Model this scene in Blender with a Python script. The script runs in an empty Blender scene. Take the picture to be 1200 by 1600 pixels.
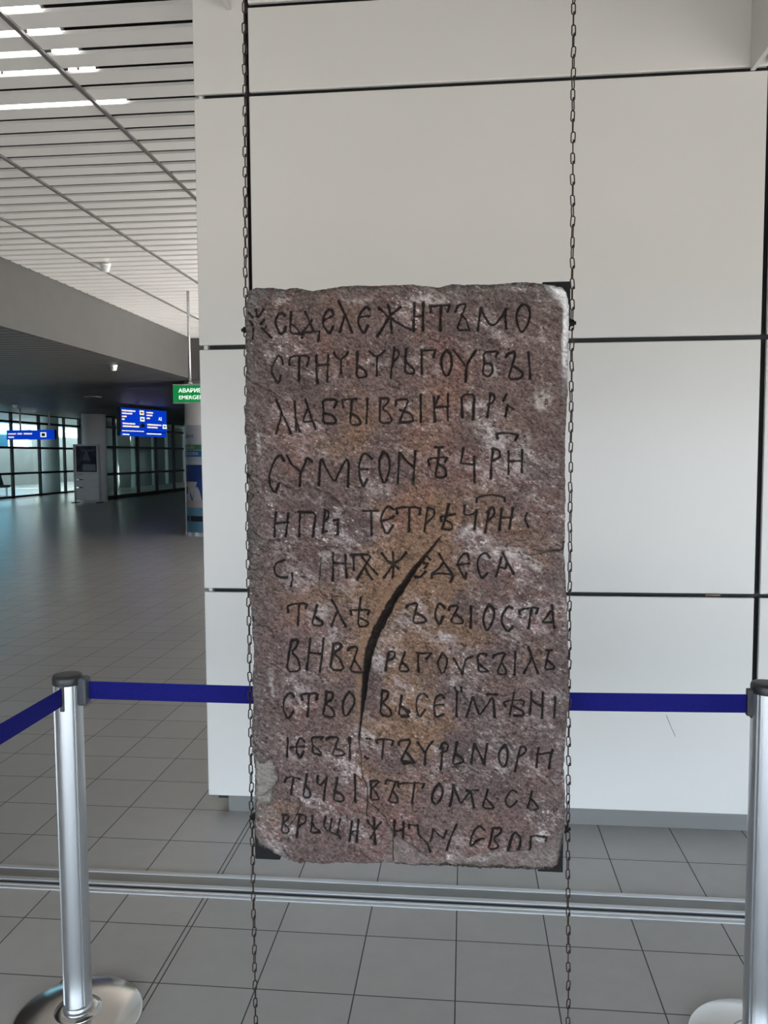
import bpy, bmesh, math, random
import numpy as np
from mathutils import Matrix, Vector

scene = bpy.context.scene
rng = random.Random(7)
PI = math.pi

# ------------------------------------------------------------------ camera
cam_data = bpy.data.cameras.new('camera')
cam_data.sensor_fit = 'AUTO'
cam_data.sensor_width = 36.0
cam_data.lens = 1271.6 / 1600 * 36.0
cam_data.clip_start = 0.05
cam_data.clip_end = 400
cam = bpy.data.objects.new('camera', cam_data)
scene.collection.objects.link(cam)
R_ = Vector((0.99508199, 0.09890372, -0.0054667))
U_ = Vector((-0.00138792, 0.06910471, 0.99760845))
F_ = Vector((-0.09904496, 0.99269461, -0.06890213))
cam.matrix_world = Matrix((
    (R_.x, U_.x, -F_.x, 0.0),
    (R_.y, U_.y, -F_.y, 0.0),
    (R_.z, U_.z, -F_.z, 1.6),
    (0, 0, 0, 1)))
scene.camera = cam

# ------------------------------------------------------------------ sky, sun, exposure
world = bpy.data.worlds.new('sky')
scene.world = world
world.use_nodes = True
bg = world.node_tree.nodes['Background']
bg.inputs['Color'].default_value = (0.73, 0.87, 1.0, 1)
bg.inputs['Strength'].default_value = 4.1

sun_data = bpy.data.lights.new('sun', 'SUN')
sun_data.energy = 85.0
sun_data.angle = math.radians(0.6)
sun_data.color = (1.0, 0.96, 0.91)
sun = bpy.data.objects.new('sun', sun_data)
scene.collection.objects.link(sun)
sun.rotation_euler = Vector((-0.80, 0.03, -0.335)).to_track_quat('-Z', 'Y').to_euler()

scene.view_settings.view_transform = 'Standard'
scene.view_settings.look = 'None'
scene.view_settings.gamma = 1.0
scene.view_settings.use_curve_mapping = False
scene.view_settings.exposure = 0.85
try:
    scene.cycles.max_bounces = 10
    scene.cycles.diffuse_bounces = 6
    scene.cycles.use_denoising = True
except Exception:
    pass

# ------------------------------------------------------------------ helpers
def tag(o, label=None, cat=None, group=None, kind=None):
    if label: o['label'] = label
    if cat: o['category'] = cat
    if group: o['group'] = group
    if kind: o['kind'] = kind
    return o

def empty(name, loc=(0, 0, 0), rz=0.0):
    o = bpy.data.objects.new(name, None)
    o.empty_display_size = 0.1
    o.location = loc
    o.rotation_euler = (0, 0, rz)
    scene.collection.objects.link(o)
    return o

def thing(name, label, cat, loc=(0, 0, 0), rz=0.0, group=None):
    return tag(empty(name, loc, rz), label, cat, group)

class MB:
    """collects boxes, cylinders, lathes and tubes for ONE mesh object"""
    def __init__(self):
        self.v = []; self.f = []; self.s = []
    def add(self, vs, fs, smooth=False):
        b = len(self.v)
        self.v += [tuple(p) for p in vs]
        self.f += [tuple(i + b for i in q) for q in fs]
        self.s += [smooth] * len(fs)
    def box(self, a, b):
        x0, y0, z0 = a; x1, y1, z1 = b
        self.add([(x0, y0, z0), (x1, y0, z0), (x1, y1, z0), (x0, y1, z0),
                  (x0, y0, z1), (x1, y0, z1), (x1, y1, z1), (x0, y1, z1)],
                 [(0, 3, 2, 1), (4, 5, 6, 7), (0, 1, 5, 4), (1, 2, 6, 5), (2, 3, 7, 6), (3, 0, 4, 7)])
    def lathe(self, c, prof, n=48, caps=True):
        cx, cy, cz = c
        vs = []; fs = []
        for r, z in prof:
            for i in range(n):
                a = 2 * PI * i / n
                vs.append((cx + r * math.cos(a), cy + r * math.sin(a), cz + z))
        for j in range(len(prof) - 1):
            for i in range(n):
                k = (i + 1) % n
                fs.append((j * n + i, j * n + k, (j + 1) * n + k, (j + 1) * n + i))
        if caps:
            fs.append(tuple(reversed(range(n))))
            fs.append(tuple((len(prof) - 1) * n + i for i in range(n)))
        self.add(vs, fs, True)
    def tube(self, pts, r, n=8, closed=False):
        pts = [Vector(p) for p in pts]
        vs = []; fs = []; m = len(pts)
        nrm = None
        for i, p in enumerate(pts):
            if closed: t = pts[(i + 1) % m] - pts[i - 1]
            else: t = pts[min(i + 1, m - 1)] - pts[max(i - 1, 0)]
            t.normalize()
            if nrm is None:
                nrm = t.orthogonal().normalized()
            else:
                nrm = (nrm - t * nrm.dot(t)).normalized()
            bi = t.cross(nrm)
            for k in range(n):
                a = 2 * PI * k / n
                vs.append(p + nrm * (r * math.cos(a)) + bi * (r * math.sin(a)))
        for i in range(m if closed else m - 1):
            j = (i + 1) % m
            for k in range(n):
                l = (k + 1) % n
                fs.append((i * n + k, i * n + l, j * n + l, j * n + k))
        if not closed:
            fs.append(tuple(reversed(range(n))))
            fs.append(tuple((m - 1) * n + k for k in range(n)))
        self.add(vs, fs, True)
    def prism(self, poly, y0, y1):
        """outline in x,z extruded along y"""
        n = len(poly)
        vs = [(x, y0, z) for x, z in poly] + [(x, y1, z) for x, z in poly]
        fs = [tuple(range(n)), tuple(reversed(range(n, 2 * n)))]
        fs += [(i, i + n, (i + 1) % n + n, (i + 1) % n) for i in range(n)]
        self.add(vs, fs)
    def extrude(self, poly, z0, z1, smooth=False):
        """outline in x,y extruded along z"""
        n = len(poly)
        vs = [(x, y, z0) for x, y in poly] + [(x, y, z1) for x, y in poly]
        self.add(vs, [tuple(reversed(range(n))), tuple(range(n, 2 * n))])
        b = len(self.v) - 2 * n
        for i in range(n):
            k = (i + 1) % n
            self.f.append((b + i, b + k, b + k + n, b + i + n)); self.s.append(smooth)
    def build(self, name, mat, parent=None, bevel=0.0, seg=2):
        me = bpy.data.meshes.new(name)
        me.from_pydata(self.v, [], self.f)
        me.polygons.foreach_set('use_smooth', self.s)
        me.materials.append(mat)
        o = bpy.data.objects.new(name, me)
        scene.collection.objects.link(o)
        if parent: o.parent = parent
        bm = bmesh.new(); bm.from_mesh(me)
        bmesh.ops.recalc_face_normals(bm, faces=bm.faces)
        bm.to_mesh(me); bm.free()
        if bevel:
            md = o.modifiers.new('bevel', 'BEVEL')
            md.width = bevel; md.segments = seg; md.limit_method = 'ANGLE'
            md.angle_limit = math.radians(40)
        return o

def box_obj(name, a, b, mat, parent=None, bevel=0.0):
    m = MB(); m.box(a, b)
    return m.build(name, mat, parent, bevel)

def struct(o):
    o['kind'] = 'structure'
    return o

# ------------------------------------------------------------------ materials
def principled(name, col, rough=0.5, metal=0.0, emit=None, estr=0.0, spec=0.5):
    m = bpy.data.materials.new(name); m.use_nodes = True
    p = m.node_tree.nodes['Principled BSDF']
    p.inputs['Base Color'].default_value = (*col, 1)
    p.inputs['Roughness'].default_value = rough
    p.inputs['Metallic'].default_value = metal
    p.inputs['Specular IOR Level'].default_value = spec
    if emit:
        p.inputs['Emission Color'].default_value = (*emit, 1)
        p.inputs['Emission Strength'].default_value = estr
    return m

def nodes_of(m): return m.node_tree.nodes, m.node_tree.links

def noisy(name, c1, c2, scale=20.0, rough=0.5, metal=0.0, bump=0.0, stretch=(1, 1, 1), detail=4.0, spec=0.5, bump_scale=None):
    m = principled(name, c1, rough, metal, spec=spec)
    n, l = nodes_of(m); p = n['Principled BSDF']
    tc = n.new('ShaderNodeTexCoord'); mp = n.new('ShaderNodeMapping')
    mp.inputs['Scale'].default_value = stretch
    l.new(tc.outputs['Object'], mp.inputs['Vector'])
    t = n.new('ShaderNodeTexNoise'); t.inputs['Scale'].default_value = scale; t.inputs['Detail'].default_value = detail
    l.new(mp.outputs[0], t.inputs['Vector'])
    r = n.new('ShaderNodeValToRGB')
    r.color_ramp.elements[0].position = 0.3; r.color_ramp.elements[1].position = 0.7
    r.color_ramp.elements[0].color = (*c1, 1); r.color_ramp.elements[1].color = (*c2, 1)
    l.new(t.outputs['Fac'], r.inputs[0]); l.new(r.outputs[0], p.inputs['Base Color'])
    if bump:
        t2 = t
        if bump_scale:
            t2 = n.new('ShaderNodeTexNoise'); t2.inputs['Scale'].default_value = bump_scale
            l.new(mp.outputs[0], t2.inputs['Vector'])
        b = n.new('ShaderNodeBump'); b.inputs['Strength'].default_value = bump; b.inputs['Distance'].default_value = 0.01
        l.new(t2.outputs['Fac'], b.inputs['Height']); l.new(b.outputs[0], p.inputs['Normal'])
    return m

M = {}
M['panel'] = noisy('white_laminate', (0.725, 0.705, 0.675), (0.745, 0.725, 0.695), 1.5, rough=0.28, spec=0.45)
M['joint'] = principled('black_joint', (0.012, 0.013, 0.016), 0.6)
M['alu'] = noisy('brushed_aluminium', (0.50, 0.51, 0.53), (0.60, 0.61, 0.63), 30, rough=0.32, metal=0.9, stretch=(1, 1, 0.03))
M['alu_flat'] = noisy('satin_aluminium', (0.50, 0.51, 0.52), (0.62, 0.62, 0.63), 18, rough=0.4, metal=0.8, stretch=(0.05, 1, 1))
M['skirting'] = noisy('skirting_steel', (0.22, 0.215, 0.21), (0.26, 0.255, 0.25), 8, rough=0.42, metal=0.35, stretch=(0.1, 1, 1))
M['steel'] = noisy('polished_steel', (0.62, 0.60, 0.58), (0.70, 0.69, 0.67), 3, rough=0.18, metal=1.0, stretch=(1, 1, 1))
M['black'] = noisy('black_plastic', (0.018, 0.018, 0.02), (0.03, 0.03, 0.032), 40, rough=0.42)
M['grey_plastic'] = noisy('grey_plastic', (0.045, 0.05, 0.062), (0.06, 0.065, 0.08), 40, rough=0.45)
M['iron'] = noisy('black_iron', (0.006, 0.006, 0.0065), (0.012, 0.011, 0.011), 60, rough=0.6, spec=0.2)
M['chain'] = noisy('rusty_chain_wire', (0.010, 0.008, 0.0075), (0.055, 0.02, 0.017), 90, rough=0.45, metal=0.25)
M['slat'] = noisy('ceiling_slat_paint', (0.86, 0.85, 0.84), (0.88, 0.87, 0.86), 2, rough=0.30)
M['slat_dark'] = noisy('dark_slat_paint', (0.085, 0.084, 0.083), (0.10, 0.099, 0.098), 2, rough=0.45)
M['carrier'] = principled('carrier_rail_grey', (0.16, 0.155, 0.15), 0.5)
M['plenum'] = principled('ceiling_void', (0.02, 0.02, 0.02), 0.9)
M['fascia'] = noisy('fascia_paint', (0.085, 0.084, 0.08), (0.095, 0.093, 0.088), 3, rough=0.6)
M['white_paint'] = noisy('white_paint', (0.78, 0.78, 0.78), (0.82, 0.82, 0.81), 3, rough=0.5)
M['dark_frame'] = noisy('dark_window_frame', (0.012, 0.016, 0.022), (0.02, 0.025, 0.032), 10, rough=0.4)
M['lamp'] = principled('lamp_glow', (0.9, 0.9, 0.9), 0.4, emit=(1.0, 0.99, 0.96), estr=4.0)
M['housing'] = principled('lamp_housing', (0.05, 0.05, 0.05), 0.5)
M['blue_sign'] = principled('backlit_blue', (0.004, 0.03, 0.35), 0.4, emit=(0.0, 0.045, 0.62), estr=0.42)
M['green_sign'] = principled('backlit_green', (0.0, 0.16, 0.045), 0.4, emit=(0.0, 0.28, 0.06), estr=0.3)
M['sign_white'] = principled('lettering_white', (0.8, 0.8, 0.8), 0.5, emit=(0.9, 1.0, 0.9), estr=0.55)
M['sign_yellow'] = principled('lettering_cream', (0.8, 0.72, 0.5), 0.5, emit=(1.0, 0.85, 0.55), estr=0.55)
M['sign_case'] = principled('sign_case', (0.035, 0.038, 0.05), 0.5)
M['concrete'] = noisy('pale_concrete', (0.45, 0.45, 0.43), (0.52, 0.51, 0.49), 1.0, rough=0.8)
M['blue_board'] = principled('blue_board', (0.03, 0.22, 0.36), 0.6)
M['paving'] = noisy('warm_paving', (0.10, 0.092, 0.08), (0.13, 0.12, 0.105), 2, rough=0.8)
M['seat'] = principled('seat_navy', (0.012, 0.02, 0.05), 0.5)
M['orange_wood'] = noisy('raw_board', (0.20, 0.13, 0.09), (0.28, 0.18, 0.12), 50, rough=0.7)

def belt_mat():
    m = noisy('blue_webbing', (0.006, 0.007, 0.125), (0.009, 0.010, 0.16), 200, rough=0.7, spec=0.12)
    n, l = nodes_of(m); p = n['Principled BSDF']
    p.inputs['Sheen Weight'].default_value = 0.0
    tc = n.new('ShaderNodeTexCoord'); w = n.new('ShaderNodeTexWave')
    w.inputs['Scale'].default_value = 350; w.bands_direction = 'Z'
    l.new(tc.outputs['Object'], w.inputs['Vector'])
    b = n.new('ShaderNodeBump'); b.inputs['Strength'].default_value = 0.25; b.inputs['Distance'].default_value = 0.001
    l.new(w.outputs['Fac'], b.inputs['Height']); l.new(b.outputs[0], p.inputs['Normal'])
    return m
M['belt'] = belt_mat()

def glass_mat():
    m = bpy.data.materials.new('green_tinted_glass'); m.use_nodes = True
    n, l = nodes_of(m); n.remove(n['Principled BSDF'])
    out = n['Material Output']
    tr = n.new('ShaderNodeBsdfTransparent'); tr.inputs['Color'].default_value = (0.79, 0.865, 0.845, 1)
    gl = n.new('ShaderNodeBsdfGlossy'); gl.inputs['Roughness'].default_value = 0.03
    lw = n.new('ShaderNodeLayerWeight'); lw.inputs['Blend'].default_value = 0.5
    pw = n.new('ShaderNodeMath'); pw.operation = 'POWER'; pw.inputs[1].default_value = 5
    l.new(lw.outputs['Facing'], pw.inputs[0])
    fr = n.new('ShaderNodeMath'); fr.operation = 'MULTIPLY_ADD'; fr.inputs[1].default_value = 0.9; fr.inputs[2].default_value = 0.04
    l.new(pw.outputs[0], fr.inputs[0])
    mx = n.new('ShaderNodeMixShader')
    l.new(fr.outputs[0], mx.inputs[0]); l.new(tr.outputs[0], mx.inputs[1]); l.new(gl.outputs[0], mx.inputs[2])
    l.new(mx.outputs[0], out.inputs['Surface'])
    return m
M['glass'] = glass_mat()

def math_node(n, l, op, a, b=None):
    q = n.new('ShaderNodeMath'); q.operation = op
    for i, x in enumerate((a, b)):
        if x is None: continue
        if isinstance(x, (int, float)): q.inputs[i].default_value = x
        else: l.new(x, q.inputs[i])
    return q.outputs[0]

def floor_mat():
    """0.3 m grey stoneware with dark joints, plus one double expansion joint"""
    m = principled('floor_tiles', (0.2, 0.2, 0.19), 0.32, spec=0.5)
    n, l = nodes_of(m); p = n['Principled BSDF']
    tc = n.new('ShaderNodeTexCoord'); sp = n.new('ShaderNodeSeparateXYZ')
    l.new(tc.outputs['Object'], sp.inputs[0])
    X, Y = sp.outputs[0], sp.outputs[1]
    def line(coord, off, period, half):
        a = math_node(n, l, 'SUBTRACT', coord, off)
        a = math_node(n, l, 'DIVIDE', a, period)
        f = math_node(n, l, 'SUBTRACT', a, math_node(n, l, 'ROUND', a))
        d = math_node(n, l, 'MULTIPLY', math_node(n, l, 'ABSOLUTE', f), period)
        return math_node(n, l, 'LESS_THAN', d, half)
    def single(coord, at, half):
        return math_node(n, l, 'LESS_THAN', math_node(n, l, 'ABSOLUTE', math_node(n, l, 'SUBTRACT', coord, at)), half)
    j = math_node(n, l, 'MAXIMUM', line(X, 0.573, 0.3, 0.0021), line(Y, 2.296, 0.3, 0.0021))
    j = math_node(n, l, 'MAXIMUM', j, single(X, -0.945, 0.0022))
    # tone per tile
    cx = n.new('ShaderNodeCombineXYZ')
    l.new(math_node(n, l, 'FLOOR', math_node(n, l, 'DIVIDE', math_node(n, l, 'SUBTRACT', X, 0.573), 0.3)), cx.inputs[0])
    l.new(math_node(n, l, 'FLOOR', math_node(n, l, 'DIVIDE', math_node(n, l, 'SUBTRACT', Y, 2.296), 0.3)), cx.inputs[1])
    wn = n.new('ShaderNodeTexWhiteNoise'); l.new(cx.outputs[0], wn.inputs['Vector'])
    t = n.new('ShaderNodeTexNoise'); t.inputs['Scale'].default_value = 9; t.inputs['Detail'].default_value = 8
    t.inputs['Roughness'].default_value = 0.7
    l.new(tc.outputs['Object'], t.inputs['Vector'])
    v = math_node(n, l, 'ADD', math_node(n, l, 'MULTIPLY', wn.outputs['Value'], 0.10), math_node(n, l, 'MULTIPLY', t.outputs['Fac'], 0.25))
    v = math_node(n, l, 'ADD', v, 0.82)
    mul = n.new('ShaderNodeVectorMath'); mul.operation = 'SCALE'
    mul.inputs[0].default_value = FLOOR_COL
    l.new(v, mul.inputs['Scale'])
    mix = n.new('ShaderNodeMix'); mix.data_type = 'RGBA'
    l.new(j, mix.inputs['Factor']); l.new(mul.outputs[0], mix.inputs['A'])
    mix.inputs['B'].default_value = (0.06, 0.06, 0.062, 1)
    l.new(mix.outputs['Result'], p.inputs['Base Color'])
    rr = math_node(n, l, 'ADD', math_node(n, l, 'MULTIPLY', j, 0.4), math_node(n, l, 'ADD', math_node(n, l, 'MULTIPLY', t.outputs['Fac'], 0.12), 0.24))
    l.new(rr, p.inputs['Roughness'])
    b = n.new('ShaderNodeBump'); b.inputs['Strength'].default_value = 0.5; b.inputs['Distance'].default_value = 0.002; b.invert = True
    l.new(j, b.inputs['Height']); l.new(b.outputs[0], p.inputs['Normal'])
    return m
FLOOR_COL = (0.41, 0.396, 0.38)
M['floor'] = floor_mat()

def stone_mat():
    m = principled('reddish_stone', (0.2, 0.14, 0.13), 0.85, spec=0.22)
    n, l = nodes_of(m); p = n['Principled BSDF']
    at = n.new('ShaderNodeAttribute'); at.attribute_name = 'stone_tone'
    tc = n.new('ShaderNodeTexCoord')
    t = n.new('ShaderNodeTexNoise'); t.inputs['Scale'].default_value = 260; t.inputs['Detail'].default_value = 6; t.inputs['Roughness'].default_value = 0.75
    l.new(tc.outputs['Object'], t.inputs['Vector'])
    r = n.new('ShaderNodeMapRange')
    r.inputs['From Min'].default_value = 0.3; r.inputs['From Max'].default_value = 0.7
    r.inputs['To Min'].default_value = 0.72; r.inputs['To Max'].default_value = 1.3
    l.new(t.outputs['Fac'], r.inputs['Value'])
    mul = n.new('ShaderNodeVectorMath'); mul.operation = 'SCALE'
    l.new(at.outputs['Color'], mul.inputs[0]); l.new(r.outputs[0], mul.inputs['Scale'])
    l.new(mul.outputs[0], p.inputs['Base Color'])
    b = n.new('ShaderNodeBump'); b.inputs['Strength'].default_value = 0.9; b.inputs['Distance'].default_value = 0.004
    l.new(t.outputs['Fac'], b.inputs['Height']); l.new(b.outputs[0], p.inputs['Normal'])
    return m
M['stone'] = stone_mat()

# ------------------------------------------------------------------ key dimensions (metres, wall runs along x, y leads away from the viewer)
Z_HIGH = 3.914      # slatted hall ceiling
Z_LOW = 3.13        # slatted soffit on the left
X_FASCIA = -5.35
Y_WALL = 3.472      # face of the white panels
Y_END = 15.69       # where the high ceiling ends
Y_OPEN = -3.0       # open glazing line behind the viewer

# ------------------------------------------------------------------ floor
m = MB(); m.add([(-45, -40, 0), (30, -40, 0), (30, 80, 0), (-45, 80, 0)], [(0, 1, 2, 3)])
m.box((-45, -40, -0.2), (30, 80, -0.01))
struct(m.build('floor', M['floor']))

# door track set into the floor
tr = struct(empty('trim_1', (0, 2.853, 0)))
for n_, y0, y1, z1, mt in (('edge_strip', 0.060, 0.082, 0.006, 'alu_flat'), ('channel', -0.004, 0.060, 0.002, 'skirting'),
                           ('rail', -0.026, -0.004, 0.008, 'alu_flat'), ('channel', -0.048, -0.026, 0.002, 'joint'),
                           ('rail', -0.060, -0.048, 0.006, 'alu_flat'), ('edge_strip', -0.078, -0.062, 0.004, 'alu_flat')):
    box_obj(n_, (-3.4, y0, -0.002), (3.0, y1, z1), M[mt], tr, 0.001)

# ------------------------------------------------------------------ white panel wall
wall = struct(empty('wall_back', (0, Y_WALL, 0)))
box_obj('backing', (-1.115, 0.045, 0.05), (6.9, 1.2, Z_HIGH), M['joint'], wall)
zs = [0.080, 1.008, 1.020, 2.0645, 2.0815, 3.116, 3.133]
cols_ = [(-1.148, -0.926), (-0.909, 1.193), (1.215, 3.30), (3.32, 5.42), (5.44, 6.9)]
for ci, (x0, x1) in enumerate(cols_):
    rows_ = [(zs[0], zs[1] - 0.004), (zs[2], zs[3] - 0.002), (zs[4], zs[5])]
    rows_ += [(zs[6], Z_HIGH - 0.02)] if ci == 0 else [(zs[6], 3.475), (3.493, Z_HIGH - 0.02)]
    for z0, z1 in rows_:
        box_obj('wall_panel', (x0, 0.0, z0), (x1, 0.02, z1), M['panel'], wall, 0.004)
box_obj('side_panel', (-1.135, 0.022, 0.08), (-1.116, 1.2, Z_HIGH - 0.02), M['panel'], wall, 0.003)
box_obj('joint_cover', (1.00, 0.012, 1.0085), (1.06, 0.03, 1.0155), M['orange_wood'], wall)
struct(box_obj('baseboard_back', (-1.062, Y_WALL + 0.022, 0.0), (6.9, Y_WALL + 0.05, 0.082), M['skirting'], None, 0.001))
m = MB(); m.tube([(0.847, -0.0005, 0.501), (0.863, -0.0005, 0.461), (0.886, -0.0005, 0.409)], 0.0009, 6); m.build('scratch', M['joint'], wall)
# fins that stand out from the wall near the ceiling
fin = struct(box_obj('trim_2', (1.124, Y_WALL - 2.6, 3.116), (1.143, Y_WALL - 0.001, Z_HIGH - 0.02), M['panel'], None, 0.002))  # length beyond view added to shade the wall beside it
fin = struct(box_obj('trim_3', (-0.998, Y_WALL - 1.3, 3.468), (-0.979, Y_WALL - 0.001, Z_HIGH - 0.02), M['panel'], None, 0.002))
struct(box_obj('trim_4', (1.185, Y_WALL - 0.06, 3.142), (3.2, Y_WALL - 0.001, 3.165), M['panel'], None, 0.002))

# ------------------------------------------------------------------ ceilings
def slat_bay(mb, x0, x1, y0, y1, z, pitch, phase, width, depth, slope=0.0):
    k = math.ceil((y0 - phase) / pitch)
    y = phase + k * pitch
    while y < y1:
        a = y - width / 2; b = y + width / 2
        lip = 0.012
        prof = [(a, 0.010), (a + lip, 0.0), (b - lip, 0.0), (b, 0.010), (b, depth), (a, depth)]
        n = len(prof)
        vs = [(x0, py, z + pz) for py, pz in prof] + [(x1, py, z + pz + slope * (x1 - x0)) for py, pz in prof]
        fs = [tuple(range(n)), tuple(reversed(range(n, 2 * n)))] + [(i, (i + 1) % n, (i + 1) % n + n, i + n) for i in range(n)]
        mb.add(vs, fs)
        y += pitch

PITCH = 0.2212
PHASE = 5.285 + PITCH / 2      # lamps sit in the joints at 5.285 - k * PITCH
ceil_ = struct(empty('ceiling', (0, 0, 0)))
edges = [X_FASCIA + 0.01, -4.46, -3.54, -2.404, -1.29, -0.17, 0.95, 2.07, 3.19, 4.31, 5.43, 6.9]
for a, b in zip(edges[:-1], edges[1:]):
    m = MB(); slat_bay(m, a + 0.004, b - 0.004, Y_OPEN, Y_END - 0.02, Z_HIGH, PITCH, PHASE, 0.176, 0.014)
    m.build('slat_panel', M['slat'] if b < -1.0 else M['slat_dark'], ceil_)  # unseen right-hand bays darkened to cut bounce onto the wall top
    box_obj('carrier', (b - 0.014, Y_OPEN, Z_HIGH - 0.016), (b + 0.014, Y_END - 0.02, Z_HIGH - 0.001), M['carrier'], ceil_)
box_obj('plenum', (X_FASCIA, Y_OPEN, Z_HIGH + 0.24), (7.0, Y_END, Z_HIGH + 0.3), M['plenum'], ceil_)

low = struct(empty('ceiling_left', (0, 0, 0)))
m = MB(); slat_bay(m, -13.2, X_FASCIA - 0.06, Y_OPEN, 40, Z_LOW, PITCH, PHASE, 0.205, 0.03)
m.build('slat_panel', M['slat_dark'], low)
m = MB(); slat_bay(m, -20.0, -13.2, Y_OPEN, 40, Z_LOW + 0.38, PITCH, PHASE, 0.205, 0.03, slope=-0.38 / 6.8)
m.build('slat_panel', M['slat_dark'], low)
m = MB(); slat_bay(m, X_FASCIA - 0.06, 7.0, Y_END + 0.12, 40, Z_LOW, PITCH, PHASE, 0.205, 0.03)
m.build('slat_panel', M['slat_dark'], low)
box_obj('plenum', (-20.5, Y_OPEN, Z_LOW + 0.42), (X_FASCIA - 0.1, 40, Z_LOW + 0.9), M['plenum'], low)
box_obj('plenum', (X_FASCIA - 0.1, Y_END + 0.1, Z_LOW + 0.42), (7.0, 40, Z_LOW + 0.9), M['plenum'], low)
# bulkhead between the two heights
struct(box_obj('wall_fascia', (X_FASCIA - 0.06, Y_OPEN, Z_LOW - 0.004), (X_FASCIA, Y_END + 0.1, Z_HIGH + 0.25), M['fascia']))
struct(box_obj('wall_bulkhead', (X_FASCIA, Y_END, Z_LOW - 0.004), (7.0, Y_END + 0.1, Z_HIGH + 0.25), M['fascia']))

# ------------------------------------------------------------------ unseen outer walls, set out to hold back and steer daylight
struct(box_obj('wall_left', (-17.9, Y_OPEN, 0), (-17.7, 26.0, Z_LOW + 0.5), M['white_paint']))
wr = struct(empty('wall_right', (7.0, 0, 0)))
for a_, b_ in (((0, Y_OPEN, 0), (0.2, -1.0, Z_HIGH + 0.3)), ((0, 1.8, 0), (0.2, 9.3, Z_HIGH + 0.3)), ((0, -1.0, 0), (0.2, 1.8, 1.08)), ((0, -1.0, 1.33), (0.2, 1.8, Z_HIGH + 0.3)), ((0, 9.3, 0), (0.2, Y_END, 0.6)), ((0, 9.3, 3.4), (0.2, Y_END, Z_HIGH + 0.3))):  # gaps sized so sun strikes unseen floor and bounces light indoors
    box_obj('wall_section', a_, b_, M['white_paint'], wr)
# sunlit paving outside
pv = MB(); pv.box((-30, -40, -0.005), (30, Y_OPEN - 0.21, 0.004)); pv.box((7.21, Y_OPEN - 0.2, -0.005), (30, 40, 0.004))
struct(pv.build('ground', M['paving']))
struct(box_obj('wall_hall', (7.0, Y_END, 0), (7.2, 40, Z_HIGH + 0.3), M['white_paint']))
struct(box_obj('wall_end', (-13.2, 40.0, 0), (7.0, 40.2, Z_LOW + 0.5), M['white_paint']))
struct(box_obj('shade_lintel', (-6.7, Y_OPEN - 0.2, 2.05), (7.2, Y_OPEN, Z_HIGH + 0.3), M['white_paint']))  # unseen lintel added to keep sky light off the upper wall
struct(box_obj('wall_front', (-17.7, Y_OPEN - 0.2, 0), (-5.0, Y_OPEN, Z_LOW + 0.5), M['white_paint']))

# ------------------------------------------------------------------ glazed partitions at the far left
def glazing(name, x, y0, y1, mullions, zt, transoms):
    g = struct(empty(name, (x, 0, 0)))
    ys = [y0] + mullions + [y1]
    lv = [0.06] + transoms + [zt]
    for ya, yb in zip(ys[:-1], ys[1:]):
        for za, zb in zip(lv[:-1], lv[1:]):
            box_obj('pane', (-0.006, ya + 0.03, za + 0.03), (0.006, yb - 0.03, zb - 0.03), M['glass'], g)
    for y in ys:
        box_obj('mullion', (-0.05, y - 0.05, 0.0), (0.05, y + 0.05, zt), M['dark_frame'], g)
    for z in lv:
        box_obj('transom', (-0.045, y0, z - 0.045), (0.045, y1, z + 0.045), M['dark_frame'], g)
    return g
glazing('window_1', -17.7, 26.0, 36.1, [28.2, 30.42, 32.5, 34.65], 3.38, [0.98, 2.0, 3.02])
glazing('window_2', -13.2, 28.5, 40.0, [29.72, 31.9, 33.9, 36.0, 38.1], 3.11, [0.12, 0.97, 1.98, 2.72])
struct(box_obj('window_3', (-17.65, 36.14, 0), (-13.3, 36.16, Z_LOW), M['glass']))

# space beyond the glass
back = struct(empty('wall_beyond', (-26, 0, 0)))
box_obj('lower_wall', (-0.2, 20, 0), (0, 70, 2.25), M['concrete'], back)
box_obj('blue_board', (-0.2, 34, 2.25), (0, 44.35, 3.4), M['blue_board'], back)
box_obj('upper_wall', (-0.2, 46.9, 2.25), (0, 70, 3.4), M['concrete'], back)
struct(box_obj('ceiling_beyond', (-24.4, 20, 3.42), (-17.9, 70, 3.6), M['white_paint']))  # unseen edge set back to leave a slot of sky light
struct(box_obj('shade_roof_passage', (-17.9, 40.3, 3.42), (-12, 70, 3.6), M['white_paint']))  # unseen roof added to keep sky light out of the passage
for nm_, a_, b_ in (('shade_wall_passage', (-12.0, 40.3, 0), (-11.8, 70, 3.6)), ('shade_wall_end', (-26, 70, 0), (-11.8, 70.2, 3.6)), ('shade_wall_near', (-26, 19.8, 0), (-17.9, 20, 3.6))):  # unseen walls added to close the passage off from daylight
    struct(box_obj(nm_, a_, b_, M['concrete']))
inner = struct(empty('wall_inner', (-17.9, 0, 0)))
yb = 36.5
for w_, gap in ((1.3, 0.35), (2.1, 0.25), (1.6, 0.5), (2.4, 0.3), (1.8, 0.5), (2.6, 0.4), (3.0, 0.4), (3.0, 0.4), (4.0, 0.4)):
    box_obj('wall_bay', (-0.1, yb, 0), (0.1, yb + w_, 3.4), M['concrete'], inner)
    yb += w_ + gap

# ------------------------------------------------------------------ round columns (part of the building)
def column(name, x, y, r, z1):
    m = MB(); m.lathe((x, y, 0), [(r, 0), (r, z1)], 64)
    return struct(m.build(name, M['white_paint']))
column('column', -13.2, 28.05, 0.41, Z_LOW + 0.05)
column('column', -5.20, 16.37, 0.52, Z_LOW + 0.05)
column('column', -18.95, 35.75, 0.40, 3.45)

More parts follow.
